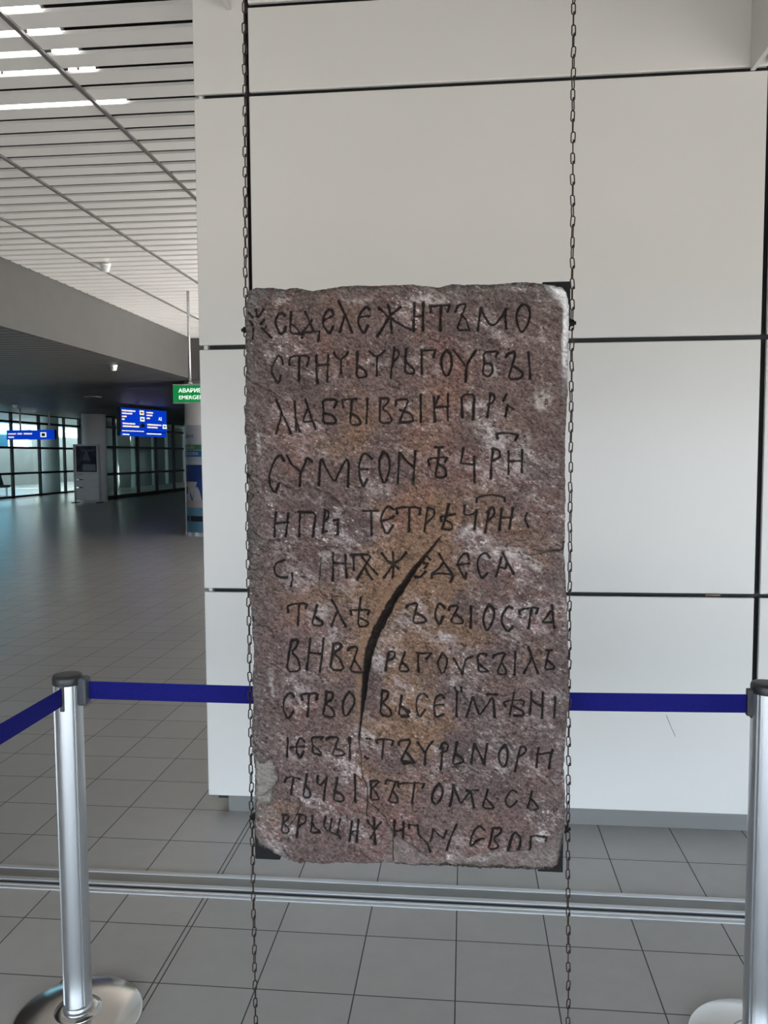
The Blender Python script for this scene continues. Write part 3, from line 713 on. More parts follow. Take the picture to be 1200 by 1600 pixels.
# ------------------------------------------------------------------ inscribed stone slab
# outlines and carved strokes in millimetres on the slab's own face (x from its left, z from its foot)
LETTERS = """17,1404 27,1394|36,1411 38,1396|56,1412 42,1394|20,1384 27,1374|56,1385 48,1377|29,1365 25,1341|50,1366 60,1356 74,1342|60,1369 55,1362|
108,1396 103,1401 95,1401 86,1388 85,1372 96,1350 107,1358 109,1368|124,1404 122,1378 120,1352 153,1351|122,1375 131,1371 141,1361 143,1352|159,1403 168,1384 178,1360|175,1382 164,1367 152,1356|153,1355 194,1356 190,1333|153,1355 150,1342|229,1396 226,1407 213,1405 203,1387 203,1370 219,1347 227,1366|
205,1383 215,1386 224,1391|241,1428 251,1409 262,1385 274,1352|258,1394 251,1375 244,1355|318,1406 310,1413 297,1400 289,1381 293,1363 304,1347 313,1367|291,1385 300,1389 318,1389|363,1415 369,1396 370,1373 372,1349|341,1409 354,1397 366,1383|394,1409 380,1398 368,1390|
365,1386 353,1366 337,1343|372,1383 385,1373 399,1364 418,1355|427,1418 426,1386 425,1353|449,1419 448,1389 447,1355|426,1387 448,1389|465,1411 512,1412 508,1397|466,1411 467,1397|492,1411 490,1380 490,1353|
526,1396 534,1413 553,1415 541,1383 528,1351 561,1352|541,1389 552,1376 560,1352|587,1403 583,1375 580,1351|587,1402 598,1380 609,1362 622,1362 635,1379 648,1400|645,1399 646,1374 647,1353|687,1410 700,1405 705,1385 698,1360 684,1340 674,1362 671,1385 678,1403 687,1410|102,1278 99,1295 89,1299 76,1276 71,1259 82,1240 90,1230 96,1249|118,1276 120,1297 170,1298 162,1272|
143,1296 142,1269 142,1240|186,1297 186,1261 188,1230|214,1298 213,1264 212,1233|186,1273 214,1275|229,1304 234,1292 246,1287 258,1296 263,1304|246,1287 246,1252|287,1304 286,1273 284,1240 309,1244 310,1251 301,1263 286,1270|317,1305 330,1293 342,1294 354,1306|
336,1293 335,1269 335,1246|378,1314 374,1278 369,1241|377,1309 389,1307 389,1292 374,1278|406,1308 405,1278 404,1250 426,1248 426,1260 405,1279|445,1305 444,1278 445,1250|443,1305 478,1306 473,1288|505,1305 516,1294 518,1264 505,1238 492,1262 493,1291 505,1305|521,1305 537,1285 550,1267|
575,1302 564,1286 554,1269 552,1251 551,1229|623,1287 630,1300 593,1298 596,1272 591,1247 606,1238 617,1252 613,1271 596,1272|648,1287 652,1294 671,1297 663,1267 652,1231 684,1234 689,1247 664,1264|701,1296 703,1266 705,1234|82,1190 93,1166 105,1138 118,1108|96,1157 89,1132 81,1107|130,1185 131,1152 132,1116|132,1142 140,1112|
157,1190 168,1155 181,1118|162,1167 154,1148 149,1134 172,1137|228,1170 238,1189 198,1190 202,1165 199,1132 224,1130 234,1135 225,1151 203,1156|251,1170 248,1188 284,1190|273,1188 271,1157 268,1126 297,1126 289,1145 272,1154|312,1191 310,1160 309,1129|343,1191 342,1160 341,1129 374,1132 364,1154 346,1166 363,1179 364,1190 343,1191|381,1173 382,1187 415,1188 401,1159 389,1131 422,1134|
392,1161 419,1153 425,1131 390,1131|442,1198 442,1166 442,1133|474,1192 475,1162 476,1134|485,1194 478,1176|508,1198 508,1169 508,1137|475,1168 508,1169|543,1143 542,1170 541,1196 573,1198 570,1168 569,1138|611,1200 608,1175 603,1142|
611,1199 621,1196 619,1179 605,1172|649,1196 642,1182|652,1170 666,1161|651,1165 647,1144|628,1091 625,1104 678,1101 671,1087|100,1039 90,1056 74,1038 62,1004 64,984 79,956 88,982|107,1052 119,1030 140,1013|169,1037 157,1048 153,1029 141,1006 140,977|
188,978 190,1013 193,1049 209,1016 226,983 241,1013 257,1044 264,1032 262,1002 260,974|321,1043 309,1056 297,1054 288,1023 290,999 300,972 309,992|290,1017 311,1017|349,1060 363,1050 366,1016 352,976 340,1012 339,1040 349,1060|385,983 387,1022 389,1058|391,1057 406,1037 424,1023|428,1060 426,1024 423,988|478,1071 495,1071|
487,1070 484,1034 476,996 504,997 503,1018 486,1029|463,1027 459,1043 508,1047 501,1034|546,1067 539,1031 567,1028|572,1047 572,1016 573,984|617,1065 614,1030 612,994|617,1066 633,1062 635,1045 616,1037|655,1059 655,1032 655,1004|687,1062 687,1037 687,1009|
655,1035 687,1036|78,909 76,881 74,850|109,907 108,881 103,851|76,883 109,886|139,911 138,881 137,849|136,911 180,911 176,881 172,851|203,915 200,888 197,860|202,916 213,913 212,897 200,888|
197,863 207,863|234,883 234,856|225,890 234,892|298,914 335,915|319,914 319,885 319,854|374,918 361,928 349,913 342,890 356,852 372,877|343,889 361,893 375,901|383,908 380,923 442,924 439,906|
413,921 413,893 412,864|459,921 454,893 450,863|458,922 474,918 476,903 453,882|510,930 503,901 494,871|492,889 490,900 525,906|504,891 519,882 518,867 494,870|549,927 547,903 567,905 578,914|578,916 576,894 573,871|
578,936 578,948 610,955 647,948 646,938|608,912 603,886 599,862|603,911 618,927 623,905 604,889|639,919 636,894 634,868|666,921 662,896 658,871|638,897 664,898|700,909 695,892 704,876|98,790 78,783 70,769 76,753 89,745 105,747|
118,757 119,744 114,724|221,807 220,773 219,738|252,802 253,774 256,747|222,783 254,782|272,803 274,766|268,803 320,806 303,778 282,743|291,803 310,781 333,756|303,771 319,744|
372,811 373,782 372,750|345,809 358,790 372,782|404,810 390,792 373,784|372,780 350,748|374,782 385,771|457,801 464,794|448,785 459,784 451,772|427,750 439,749 453,763|
486,808 501,783 518,759|497,786 486,771 470,759|468,749 469,759 523,758 515,739|560,796 556,810 545,809 530,785 538,768 551,743 553,761|532,781 560,785|611,799 602,813 586,805 579,783 584,765 591,747 604,761|642,810 654,788 668,761|639,800 633,776 626,755|
633,778 648,772 652,784|105,657 104,677 156,681 150,667|134,678 132,653 129,624|179,675 172,650 165,624 193,625 194,634 175,645|218,689 234,658 252,624|232,661 224,644 217,625|291,697 287,666 282,623 305,623 311,634 290,644|267,653 263,666 314,667 309,656|
405,673 408,679 434,687 427,662 420,633 458,638 446,653 431,659|500,674 486,688 477,665 477,646 488,630 496,651|511,669 513,678 535,682 525,660 513,638 543,633 546,645 525,661|565,679 565,653 564,626|609,684 623,672 620,645 604,613 594,642 598,665 609,684|665,676 655,680 640,658 640,638 655,614 667,630|684,661 682,671 729,679 724,664|712,674 709,650 706,626|
761,685 764,656 767,628|758,669 747,652 737,640 765,644|114,585 106,546 98,506 136,506 131,539 112,556 128,571 130,587 114,585|162,590 158,554 152,510|196,592 192,554 186,507|158,556 190,552|222,578 218,548 212,513 247,509 238,540 220,555 242,570 238,582 220,579|258,563 259,569 284,573 273,540 260,507 292,507|
274,538 290,514|359,552 355,533 352,512|359,555 365,563 377,559 374,544 358,538|401,560 393,536 385,511 411,511 406,523 395,534|434,557 434,534 435,509|431,559 468,560 454,545|495,561 509,542 495,501 480,534 495,561|523,546 534,527 544,508|
568,553 553,548 547,529 544,508|602,555 604,562 580,558 583,535 584,516 611,515 584,536|619,551 621,558 651,567 639,538 628,511 650,510 652,520 642,537|674,567 673,539 672,510|706,578 717,547 729,513|714,553 705,534 695,514|749,572 761,573|755,572 751,546 746,521 774,526 754,545|
118,441 107,453 91,433 88,406 100,378 116,402|139,433 135,448 180,451 175,434|157,449 155,420 153,390|201,453 198,425 191,390 222,388 220,407 198,425 216,436 219,452 201,455|260,456 272,441 272,422 249,388 241,414 247,440 260,456|343,460 341,430 337,397 365,393 365,412 342,430 356,441 359,458 343,460|392,447 389,424 384,398 410,398|388,424 412,409|
396,417 410,404 407,395 392,395|457,448 445,457 432,448 428,422 436,392 451,414|498,446 492,456 477,446 473,423 477,393 496,404|475,426 496,430|531,462 530,432 529,401|525,471 528,465|541,473 542,464|570,451 562,427 555,401|
570,450 578,427 586,405 603,428 619,454 622,428 624,401|606,458 628,459|671,464 667,437 661,409|651,430 644,439 668,446 698,444 694,432|668,430 693,419 696,406 671,407|714,465 713,438 710,409|742,464 741,434 740,401|714,447 727,436 741,430|
771,456 771,430 770,405|99,331 99,306 98,284|142,322 132,333 123,318 121,296 131,278 140,297|108,307 140,309|186,331 192,338 161,337 164,316 163,292 191,289 164,316|200,330 202,336 233,339 223,314 214,290 248,292 241,303 223,310|259,336 260,312 260,284|302,336 312,335|
299,288 304,283|330,324 325,334 372,336 367,321|346,334 344,310 342,284|385,323 384,332 417,337 402,307 388,279 415,279|406,303 425,276 396,274|432,331 449,307|470,334 453,311 451,292 450,274|495,316 493,290 490,262|
488,314 496,332 510,325 505,309 490,304|531,334 525,302 519,272 546,283 546,291 528,303|574,331 570,307 566,282|574,331 586,308 598,285|606,334 602,308 598,283|649,333 657,318 655,287 646,269 635,290 634,313 649,333|687,327 681,296 675,264|689,330 701,328 701,314 682,301|
732,326 729,303 727,277|766,324 761,302 758,278|728,310 763,315|91,218 95,229 109,233 129,227|115,229 111,209 107,186|149,239 144,210 139,180 159,181 156,199 146,209|176,234 174,216 184,210 195,223|199,231 195,201 191,171|
227,232 222,202 216,170 246,174 241,188 220,199|272,244 273,207 274,172|313,227 314,205 313,179 336,180 327,198 316,209 325,216 336,228 312,227|350,221 353,230 383,228|376,227 368,202 358,175 383,173 379,189 369,200|384,214 381,224 450,227 444,214|425,227 421,200 418,174|486,225 496,213 493,190 478,171 466,185 473,211 486,225|
522,222 519,194 513,168|522,221 531,197 540,176 553,194 565,211 569,190 573,168|555,211 582,212|607,212 601,188 594,166 625,165 617,179 602,190|678,211 666,217 652,196 651,183 663,168 680,185|716,214 712,188 705,164 735,168 725,185 712,197|86,129 84,105 79,82 100,83 99,95 85,107 100,120 100,130 84,130|128,131 124,103 120,73|
122,132 142,131 146,115 126,101|162,132 160,108 157,85 180,87|160,111 179,89|196,130 190,97 230,86 235,78|212,125 206,94|234,126 226,87|264,120 261,94 258,71|281,125 278,95 276,68|
261,94 279,96|320,131 322,100 324,65|303,123 312,111 321,102|338,119 322,101|320,93 312,79|373,125 372,102 372,80|396,122 395,103 394,81|372,100 394,103|
410,110 409,118 432,117|432,117 435,90 452,78 464,48|471,108 469,94 464,78|471,108 484,96 497,84|504,105 497,84|530,122 516,90 505,55|599,109 587,124 571,102 564,76 565,65 580,81 598,88|621,114 616,86 609,58 636,63 632,77 621,88 641,104 641,118 620,115|
658,54 662,76 674,109 690,96 688,74 679,56|713,57 714,79 715,100 754,100 752,89"""
FISSURES = """107,186 129,172 130,155 119,125 108,110|289,384 283,334 284,312 289,296 291,240 304,216 306,194 302,136|307,176 327,160 348,139 358,116 367,98 368,66 368,15|189,780 187,738 185,720 197,698 239,700"""
EDGE_TOP = "12,1459 36,1466 76,1465 108,1461 137,1464 177,1455 212,1459 248,1464 322,1464 416,1463 447,1459 485,1455 519,1462 577,1460 634,1460 669,1464 729,1460 760,1457 782,1449"
EDGE_RIGHT = "782,1449 792,1436 798,1405 797,1373 796,1300 795,1193 790,1086 792,943 792,865 791,810 796,720 802,571 804,502 805,438 798,353 794,277 798,220 800,163 799,117 796,90 790,47 783,19"
EDGE_BOTTOM = "16,38 38,26 63,16 98,6 125,2 197,2 268,9 341,10 411,3 471,6 546,6 602,4 658,8 713,6 769,10 783,19"
EDGE_LEFT = "12,1459 8,1411 7,1292 3,1119 4,1014 5,958 2,870 2,818 4,747 6,676 9,640 14,551 8,480 10,413 4,358 5,304 9,230 9,157 10,106 6,65 16,38"
CRACK = [(493,854,3.1), (474,829,4.7), (453,804,7.1), (421,763,10.2), (394,723,12.6), (368,684,14.9), (346,642,15.7), (328,606,16.5), (313,565,14.9), (305,524,13.3), (300,483,11.8), (296,442,9.4), (291,401,6.3), (286,359,4.7), (282,333,4.7)]

BREAKS = """690,814 708,806 726,808 748,814 791,820|11,315 23,300 41,283 63,269 76,240 71,215 47,184 14,168|1,810 17,804 33,800|5,640 28,623 50,622 64,609 69,592|179,971 221,954 238,933 254,913 238,902|49,87 67,60 88,32 107,9|505,265 538,274 561,272 583,258|189,812 205,826 233,822|0,870 22,860 46,839 86,842|376,1006 391,1017 413,1002 424,980|7,1247 42,1222 84,1204 116,1176|6,1003 24,978 38,950|109,112 89,90 100,65"""
FOOT = "353,114 387,76 418,58 444,36 467,24 508,26 554,33 606,43 658,51 695,57 721,64 754,82 798,102"

def pairs(s): return [tuple(float(c) for c in q.split(',')) for q in s.split()]
def strokes(s): return [pairs(q) for q in s.replace('\n', '').split('|')]

def value_noise(x, y, seed, stretch=None, angle=0.0):
    if angle:
        ca, sa = math.cos(angle), math.sin(angle)
        x, y = x * ca + y * sa, -x * sa + y * ca
    if stretch: x = x / stretch
    r = np.random.RandomState(seed)
    g = r.rand(256, 256).astype(np.float32)
    xi = np.floor(x).astype(np.int64); yi = np.floor(y).astype(np.int64)
    fx = (x - xi).astype(np.float32); fy = (y - yi).astype(np.float32)
    fx = fx * fx * fx * (fx * (fx * 6 - 15) + 10); fy = fy * fy * fy * (fy * (fy * 6 - 15) + 10)
    a = g[xi & 255, yi & 255]; b = g[(xi + 1) & 255, yi & 255]; c = g[xi & 255, (yi + 1) & 255]; d = g[(xi + 1) & 255, (yi + 1) & 255]
    return (a * (1 - fx) + b * fx) * (1 - fy) + (c * (1 - fx) + d * fx) * fy * 1.0 - 0.5

def fractal(x, y, size, octaves, seed, stretch=None, angle=0.0, gain=0.5):
    s = 0; amp = 1.0; tot = 0
    for o in range(octaves):
        f = (2.03 ** o) / size
        s = s + amp * value_noise(x * f + 13.7 * o, y * f + 7.1 * o, seed + o, stretch, angle + 0.15 * o)
        tot += amp; amp *= gain
    return s / tot * 2.0

def build_stone(parent):
    NU, NV = 600, 1100
    def resample(pts, n):
        p = np.array(pts, dtype=float)
        d = np.concatenate([[0], np.cumsum(np.hypot(*np.diff(p, axis=0).T))]); d /= d[-1]
        s = np.linspace(0, 1, n)
        return np.stack([np.interp(s, d, p[:, 0]), np.interp(s, d, p[:, 1])], 1)
    top = resample(pairs(EDGE_TOP), NU); bot = resample(pairs(EDGE_BOTTOM), NU)
    lef = resample(pairs(EDGE_LEFT)[::-1], NV); rig = resample(pairs(EDGE_RIGHT)[::-1], NV)
    # small ragged breaks along the rim
    rs = np.linspace(0, 1, NV) * 1400; cs = np.linspace(0, 1, NU) * 780
    lef[:, 0] += fractal(rs, rs * 0, 14, 3, 5) * 2.0; rig[:, 0] += fractal(rs, rs * 0, 16, 3, 15) * 1.6
    top[:, 1] += fractal(cs, cs * 0, 20, 3, 25) * 1.5; bot[:, 1] += fractal(cs, cs * 0, 16, 3, 35) * 2.0
    lef[0] = bot[0]; rig[0] = bot[-1]; lef[-1] = top[0]; rig[-1] = top[-1]
    s = np.linspace(0, 1, NU)[None, :, None]; t = np.linspace(0, 1, NV)[:, None, None]
    P = (1 - t) * bot[None] + t * top[None] + (1 - s) * lef[:, None] + s * rig[:, None] \
        - ((1 - s) * (1 - t) * bot[0] + s * (1 - t) * bot[-1] + (1 - s) * t * top[0] + s * t * top[-1])
    X = P[..., 0]; Z = P[..., 1]
    # ---- relief, millimetres towards the viewer
    H = fractal(X, Z, 170, 3, 41) * 5.0
    H += fractal(X, Z, 48, 4, 51, 1.7, -0.6) * 8.0
    rg = 1 - np.abs(fractal(X, Z, 34, 4, 66, 2.0, -0.55)) * 2.2
    H += np.clip(rg, 0, 1) ** 2 * 5.0
    rg2 = 1 - np.abs(fractal(X, Z, 13, 3, 76, 1.7, -0.75)) * 2.0
    H += np.clip(rg2, 0, 1) * 3.0
    H += fractal(X, Z, 5.5, 3, 61, 1.5, -0.65, 0.65) * 2.4
    # distance to the rim
    ii = np.minimum(np.arange(NU), np.arange(NU)[::-1])[None, :] * (780.0 / NU)
    jj = np.minimum(np.arange(NV), np.arange(NV)[::-1])[:, None] * (1440.0 / NV)
    rim = np.minimum(ii, jj) + fractal(X, Z, 25, 3, 81) * 4
    H -= 9.0 * np.clip(1 - np.maximum(rim, 0) / 13.0, 0, 1) ** 2
    def line_dist(pts):
        """distance to a polyline and signed side (positive = left of travel)"""
        best = np.full(X.shape, 1e9); side = np.zeros(X.shape); par = np.zeros(X.shape)
        for k, ((x0, y0), (x1, y1)) in enumerate(zip(pts[:-1], pts[1:])):
            dx, dy = x1 - x0, y1 - y0
            u = np.clip(((X - x0) * dx + (Z - y0) * dy) / (dx * dx + dy * dy), 0, 1)
            d = np.hypot(X - x0 - u * dx, Z - y0 - u * dy)
            m_ = d < best
            best = np.where(m_, d, best)
            side = np.where(m_, np.sign(dx * (Z - y0) - dy * (X - x0)), side)
            par = np.where(m_, k + u, par)
        return best, side, par
    wob = fractal(X, Z, 18, 3, 91) * 5.0
    sm = lambda v, a, b: np.clip((v - a) / (b - a), 0, 1) ** 2 * (3 - 2 * np.clip((v - a) / (b - a), 0, 1))
    def half_plane(pts, depth, soft, reach=None):
        d, sd, _ = line_dist(pts)
        v = d * sd + wob
        return sm(v, 0, soft)
    TONE = {}
    # broken foot of the slab: a curved step
    foot = pairs(FOOT)
    foot = [(foot[0][0] - 40, foot[0][1] + 60)] + foot + [(850, foot[-1][1] + 14)]
    f = 1 - half_plane(foot, 8, 3.5); f *= sm(X, 330, 380)
    H -= 17 * f; TONE['foot'] = f
    # chipped lower left corner, sloping back
    c = sm((0.62 * (X - 118) + 0.78 * (Z - 8)) * -1 + wob, 0, 40) * (Z < 140)
    H -= 14 * c; TONE['corner'] = c
    # flat spalls on the left side
    def blob(cx, cz, rx, rz, rot, edge=0.22):
        ca, sa = math.cos(rot), math.sin(rot)
        u = ((X - cx) * ca + (Z - cz) * sa) / rx; v = (-(X - cx) * sa + (Z - cz) * ca) / rz
        q = np.sqrt(u * u + v * v) + wob * 0.02 + fractal(X, Z, 30, 3, 97) * 0.35
        return 1 - sm(q, 1 - edge, 1)
    spall = blob(30, 215, 44, 70, 0.15); H -= 15 * spall * (1 - 0.004 * X); TONE['spall'] = spall
    for cx, cz, rx, rz, rot, dp in ((14, 795, 34, 40, 0.1, 14), (16, 655, 40, 40, 0, 12), (6, 980, 18, 50, 0, 9), (212, 1000, 55, 14, -0.45, 0),
                                    (20, 560, 22, 70, 0, 5), (775, 826, 70, 12, 0.12, 13), (100, 955, 75, 26, -0.5, -8), (205, 770, 34, 62, 0.2, 8),
                                    (250, 960, 70, 34, -0.55, 4), (690, 1170, 60, 50, 0.3, 3), (660, 900, 80, 20, -0.4, 3), (640, 230, 70, 26, 0.2, 2), (330, 1040, 60, 26, -0.5, 3)):
        bq = blob(cx, cz, rx, rz, rot); H -= dp * bq
    # rounded white-edged break, top right
    tr_ = sm((0.80 * (X - 742) + 0.62 * (Z - 1452)) + wob * 0.6 + 8, 0, 22)
    tr_ = np.maximum(tr_, sm(X + wob * 0.5, 777, 787) * sm(Z, 1180, 1330))
    H -= 12 * tr_; TONE['white_edge'] = tr_
    # ---- the long crack
    cp = [(a, b) for a, b, w in CRACK]; cw = np.array([w for a, b, w in CRACK])
    d, sd, par = line_dist(cp)
    hw = np.interp(par, np.arange(len(cp)), cw) * (1 + fractal(X, Z, 12, 2, 101) * 0.25)
    body = sm(par, 1.0, 3.5) * (1 - sm(par, 10.5, 13.5))
    left_side = sd < 0
    crack = np.clip(1 - np.maximum(d - 0.2 * hw, 0) / (0.50 * hw + 0.4), 0, 1) ** 0.8
    H += np.where(left_side, 1, 0) * body * 5.0 * np.exp(-((d - 1.35 * hw) / 9.0) ** 2)
    H -= np.where(left_side, 0, 1) * body * 5.0 * np.exp(-(d / 16.0) ** 2)
    depth_c = np.clip(hw * 1.7, 4, 24)
    # ---- carved letters
    G = np.zeros(X.shape)
    u0, du = X[NV // 2, 0], (X[NV // 2, -1] - X[NV // 2, 0]) / (NU - 1)
    z0, dz = Z[0, NU // 2], (Z[-1, NU // 2] - Z[0, NU // 2]) / (NV - 1)
    r = random.Random(11)
    def carve(pts, half, depth):
        # a light smoothing makes hand-cut curves
        q = [np.array(p, float) for p in pts]
        if len(q) > 3:
            for _ in range(1):
                out = [q[0]]
                for a, b in zip(q[:-1], q[1:]): out += [a * 0.78 + b * 0.22, a * 0.22 + b * 0.78]
                out.append(q[-1]); q = out
        tot = sum(np.hypot(*(b - a)) for a, b in zip(q[:-1], q[1:])); run = 0
        for a, b in zip(q[:-1], q[1:]):
            ln = np.hypot(*(b - a))
            if ln < 0.2: continue
            i0 = int((min(a[0], b[0]) - u0) / du) - 14; i1 = int((max(a[0], b[0]) - u0) / du) + 16
            j0 = int((min(a[1], b[1]) - z0) / dz) - 14; j1 = int((max(a[1], b[1]) - z0) / dz) + 16
            i0 = max(i0, 0); j0 = max(j0, 0)
            sx = X[j0:j1, i0:i1]; sz = Z[j0:j1, i0:i1]
            if sx.size == 0: continue
            dx, dy = b - a
            u = np.clip(((sx - a[0]) * dx + (sz - a[1]) * dy) / (ln * ln), 0, 1)
            dd = np.hypot(sx - a[0] - u * dx, sz - a[1] - u * dy) + wob[j0:j1, i0:i1] * 0.12
            tt = (run + u * ln) / tot
            w = half * (0.82 + 0.55 * np.abs(tt - 0.5) * 2) * 1.0
            g = np.clip(1 - np.maximum(dd - 0.25 * w, 0) / (0.9 * w), 0, 1) * depth
            G[j0:j1, i0:i1] = np.maximum(G[j0:j1, i0:i1], g)
            run += ln
    for st in strokes(LETTERS): carve(st, r.uniform(2.7, 3.5), r.uniform(6.5, 8.5))
    for st in strokes(FISSURES): carve(st, 1.7, 4.0)
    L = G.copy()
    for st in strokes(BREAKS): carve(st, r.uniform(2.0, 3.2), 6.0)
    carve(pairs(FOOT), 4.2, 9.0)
    C = crack * depth_c * np.clip(hw / 4, 0.3, 1)
    CR = np.clip(C / 6.0, 0, 1)
    H = H - np.maximum(G, C)
    H = np.clip(H, -40, 14)
    # ---- stone colour, with some shade of its cuts painted in
    def lin(r_, g_, b_): return np.array([((c / 255) / 12.92 if c <= 10 else ((c / 255 + 0.055) / 1.055) ** 2.4) for c in (r_, g_, b_)])
    def mixc(col, tgt, f_): return col + (np.asarray(tgt) - col) * np.clip(f_, 0, 1)[..., None]
    base = np.zeros(X.shape + (3,)) + lin(108, 90, 86) * STONE_GAIN
    n1 = fractal(X, Z, 110, 4, 201, 1.3, -0.6); n2 = fractal(X, Z, 60, 4, 211, 1.6, -0.7); n3 = fractal(X, Z, 4.6, 3, 221, 1.9, -0.55, 0.7)
    n4 = fractal(X, Z, 130, 4, 231); n5 = fractal(X, Z, 14, 4, 241, 1.7, -0.6, 0.65); n6 = fractal(X, Z, 2.6, 2, 251, 1.4, -0.5)
    wisp = np.clip(1 - np.abs(fractal(X, Z, 26, 4, 261, 2.0, -0.62, 0.6)) * 3.0, 0, 1) ** 2
    och = np.exp(-(((X - 430) / 210) ** 2 + ((Z - 620) / 430) ** 2)) * 1.1 + 0.6 * np.exp(-(((X - 60) / 60) ** 2 + ((Z - 130) / 45) ** 2)) + 0.35 * np.exp(-(((X - 480) / 200) ** 2 + ((Z - 1120) / 130) ** 2))
    base = mixc(base, lin(130, 102, 82) * STONE_GAIN, sm(och + n1 * 0.8, 0.25, 0.95) * 0.85)
    base = mixc(base, lin(124, 90, 82) * STONE_GAIN, sm(n4 + n2 * 0.4, 0.10, 0.6) * 0.5)
    base = mixc(base, lin(142, 126, 126) * STONE_GAIN, sm(n2 + 0.35 * n5, 0.15, 0.7) * 0.5)
    base = mixc(base, lin(84, 74, 72) * STONE_GAIN, sm(-n1 + 0.4 * n5, 0.15, 0.6) * 0.5)
    edge_l = np.exp(-np.maximum(X - 10, 0) / 40) * 0.8 + np.exp(-np.maximum(1450 - Z, 0) / 40) * 0.75 + 0.45 * np.exp(-np.maximum(785 - X, 0) / 40)
    base = mixc(base, lin(98, 94, 92) * STONE_GAIN, edge_l * (0.75 + n5))
    base = base * np.clip(1.0 + 0.65 * n3 + 0.55 * n6 + 0.3 * n5, 0.3, 2.2)[..., None]
    base = mixc(base, lin(176, 164, 160) * STONE_GAIN * 1.2, wisp * np.clip(0.08 + 0.9 * n2 + 0.4 * n3, 0, 0.6))
    base = mixc(base, lin(200, 190, 186) * STONE_GAIN * 1.25, sm(n3 + 0.8 * n6 + 0.7 * n2, 0.80, 1.2) * 0.75)
    base = mixc(base, lin(60, 50, 47) * STONE_GAIN, sm(-n3 - 0.7 * n6 - 0.3 * n5, 0.55, 0.95) * 0.7)
    # pale crust patches
    for cx, cz, rx, rz, rot, a_ in ((735, 1180, 26, 40, -0.5, .6), (610, 1100, 60, 30, -0.6, .5), (100, 1432, 26, 12, 0, .8), (300, 1425, 60, 10, 0, .5), (470, 1425, 50, 18, 0, .7), (36, 1090, 8, 50, 0.1, .7),
                                    (690, 1060, 30, 60, -0.3, .5), (560, 865, 30, 20, 0.3, .9), (690, 800, 80, 18, -0.55, .7), (205, 790, 30, 30, 0, .55), (240, 860, 70, 8, -0.6, .7), (330, 905, 40, 14, -.5, .4),
                                    (740, 100, 28, 18, 0.4, .8), (600, 35, 90, 14, 0.1, .8), (60, 40, 50, 14, -0.6, .5), (640, 270, 24, 20, 0, .6), (300, 350, 40, 20, -.6, .5), (180, 660, 40, 50, -.4, .45),
                                    (330, 540, 25, 60, 0.2, .5), (60, 470, 12, 60, .1, .6), (500, 600, 30, 20, 0.2, .4), (620, 1255, 20, 24, 0, .5), (560, 1170, 14, 14, 0, .6)):
        bq = blob(cx, cz, rx, rz, rot, 0.7)
        base = mixc(base, lin(186, 178, 174) * STONE_GAIN * 1.15, bq * a_ * (0.55 + 1.1 * n3 + 0.8 * n5))
    base = mixc(base, lin(148, 142, 134) * STONE_GAIN * (1 + 0.3 * n3[..., None]), spall * 0.8)
    base = mixc(base, lin(130, 120, 114) * STONE_GAIN * (1 + 0.4 * n3[..., None]), np.maximum(f, c) * 0.55)
    base = mixc(base, lin(214, 212, 212) * STONE_GAIN * 1.25 * (1 + 0.5 * n3[..., None]), tr_ * (0.95 + 0.6 * n5))
    base = mixc(base, lin(140, 110, 88) * STONE_GAIN, np.where(left_side, 1, 0) * body * np.exp(-((d - 1.4 * hw) / 8) ** 2) * 0.7)
    # letter pigment, plus groove, crack and edge shade painted into the colour
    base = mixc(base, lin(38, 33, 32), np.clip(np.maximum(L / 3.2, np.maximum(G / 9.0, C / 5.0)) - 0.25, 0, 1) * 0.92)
    halo = np.clip(G, 0, 1.0) * (G < 1.3)
    base = mixc(base, lin(180, 166, 162) * STONE_GAIN, halo * 0.25)
    base = np.clip(base, 0.012, 0.9)
    # ---- mesh: front relief, broken sides, flat back
    TH = 62.0
    xs = (X / 1000).ravel(); zs_ = (Z / 1000).ravel(); ys = (-H / 1000).ravel()
    idx = np.arange(NU * NV).reshape(NV, NU)
    ring = np.concatenate([idx[0, :], idx[1:, -1], idx[-1, -2::-1], idx[-2:0:-1, 0]])
    nr = len(ring)
    coords = [np.stack([xs, ys, zs_], 1)]
    cx, cz = 0.395, 0.72
    lay = []
    for k, (inset, dep) in enumerate(((0.0, 14), (0.001, 30), (0.003, 48), (0.006, TH))):
        jag = fractal(np.arange(nr) * 1.5, np.full(nr, k * 9.0), 10, 3, 301) * 0.003
        ex = xs[ring] - cx; ez = zs_[ring] - cz
        sc = 1 - (inset + (jag if k < 3 else 0)) / np.hypot(ex, ez)
        coords.append(np.stack([cx + ex * sc, np.full(nr, dep / 1000.0), cz + ez * sc], 1))
        lay.append(NU * NV + k * nr + np.arange(nr))
    co = np.concatenate(coords).astype(np.float32)
    q = np.stack([idx[:-1, :-1], idx[:-1, 1:], idx[1:, 1:], idx[1:, :-1]], -1).reshape(-1, 4)
    prev = ring; sides = []
    for ly in lay:
        sides.append(np.stack([prev, ly, np.roll(ly, -1), np.roll(prev, -1)], -1)); prev = ly
    quads = np.concatenate([q] + sides).astype(np.int32)
    loops = np.concatenate([quads.ravel(), lay[-1].astype(np.int32)])
    nf = len(quads) + 1
    me = bpy.data.meshes.new('stone')
    me.vertices.add(len(co)); me.vertices.foreach_set('co', co.ravel())
    me.loops.add(len(loops)); me.loops.foreach_set('vertex_index', loops)
    me.polygons.add(nf)
    me.polygons.foreach_set('loop_start', np.concatenate([np.arange(len(quads)) * 4, [len(quads) * 4]]).astype(np.int32))
    me.polygons.foreach_set('use_smooth', np.concatenate([np.ones(len(quads), bool), [False]]))
    me.update(calc_edges=True)
    at = me.attributes.new('stone_tone', 'FLOAT_COLOR', 'POINT')
    rgba = np.ones((len(co), 4), np.float32)
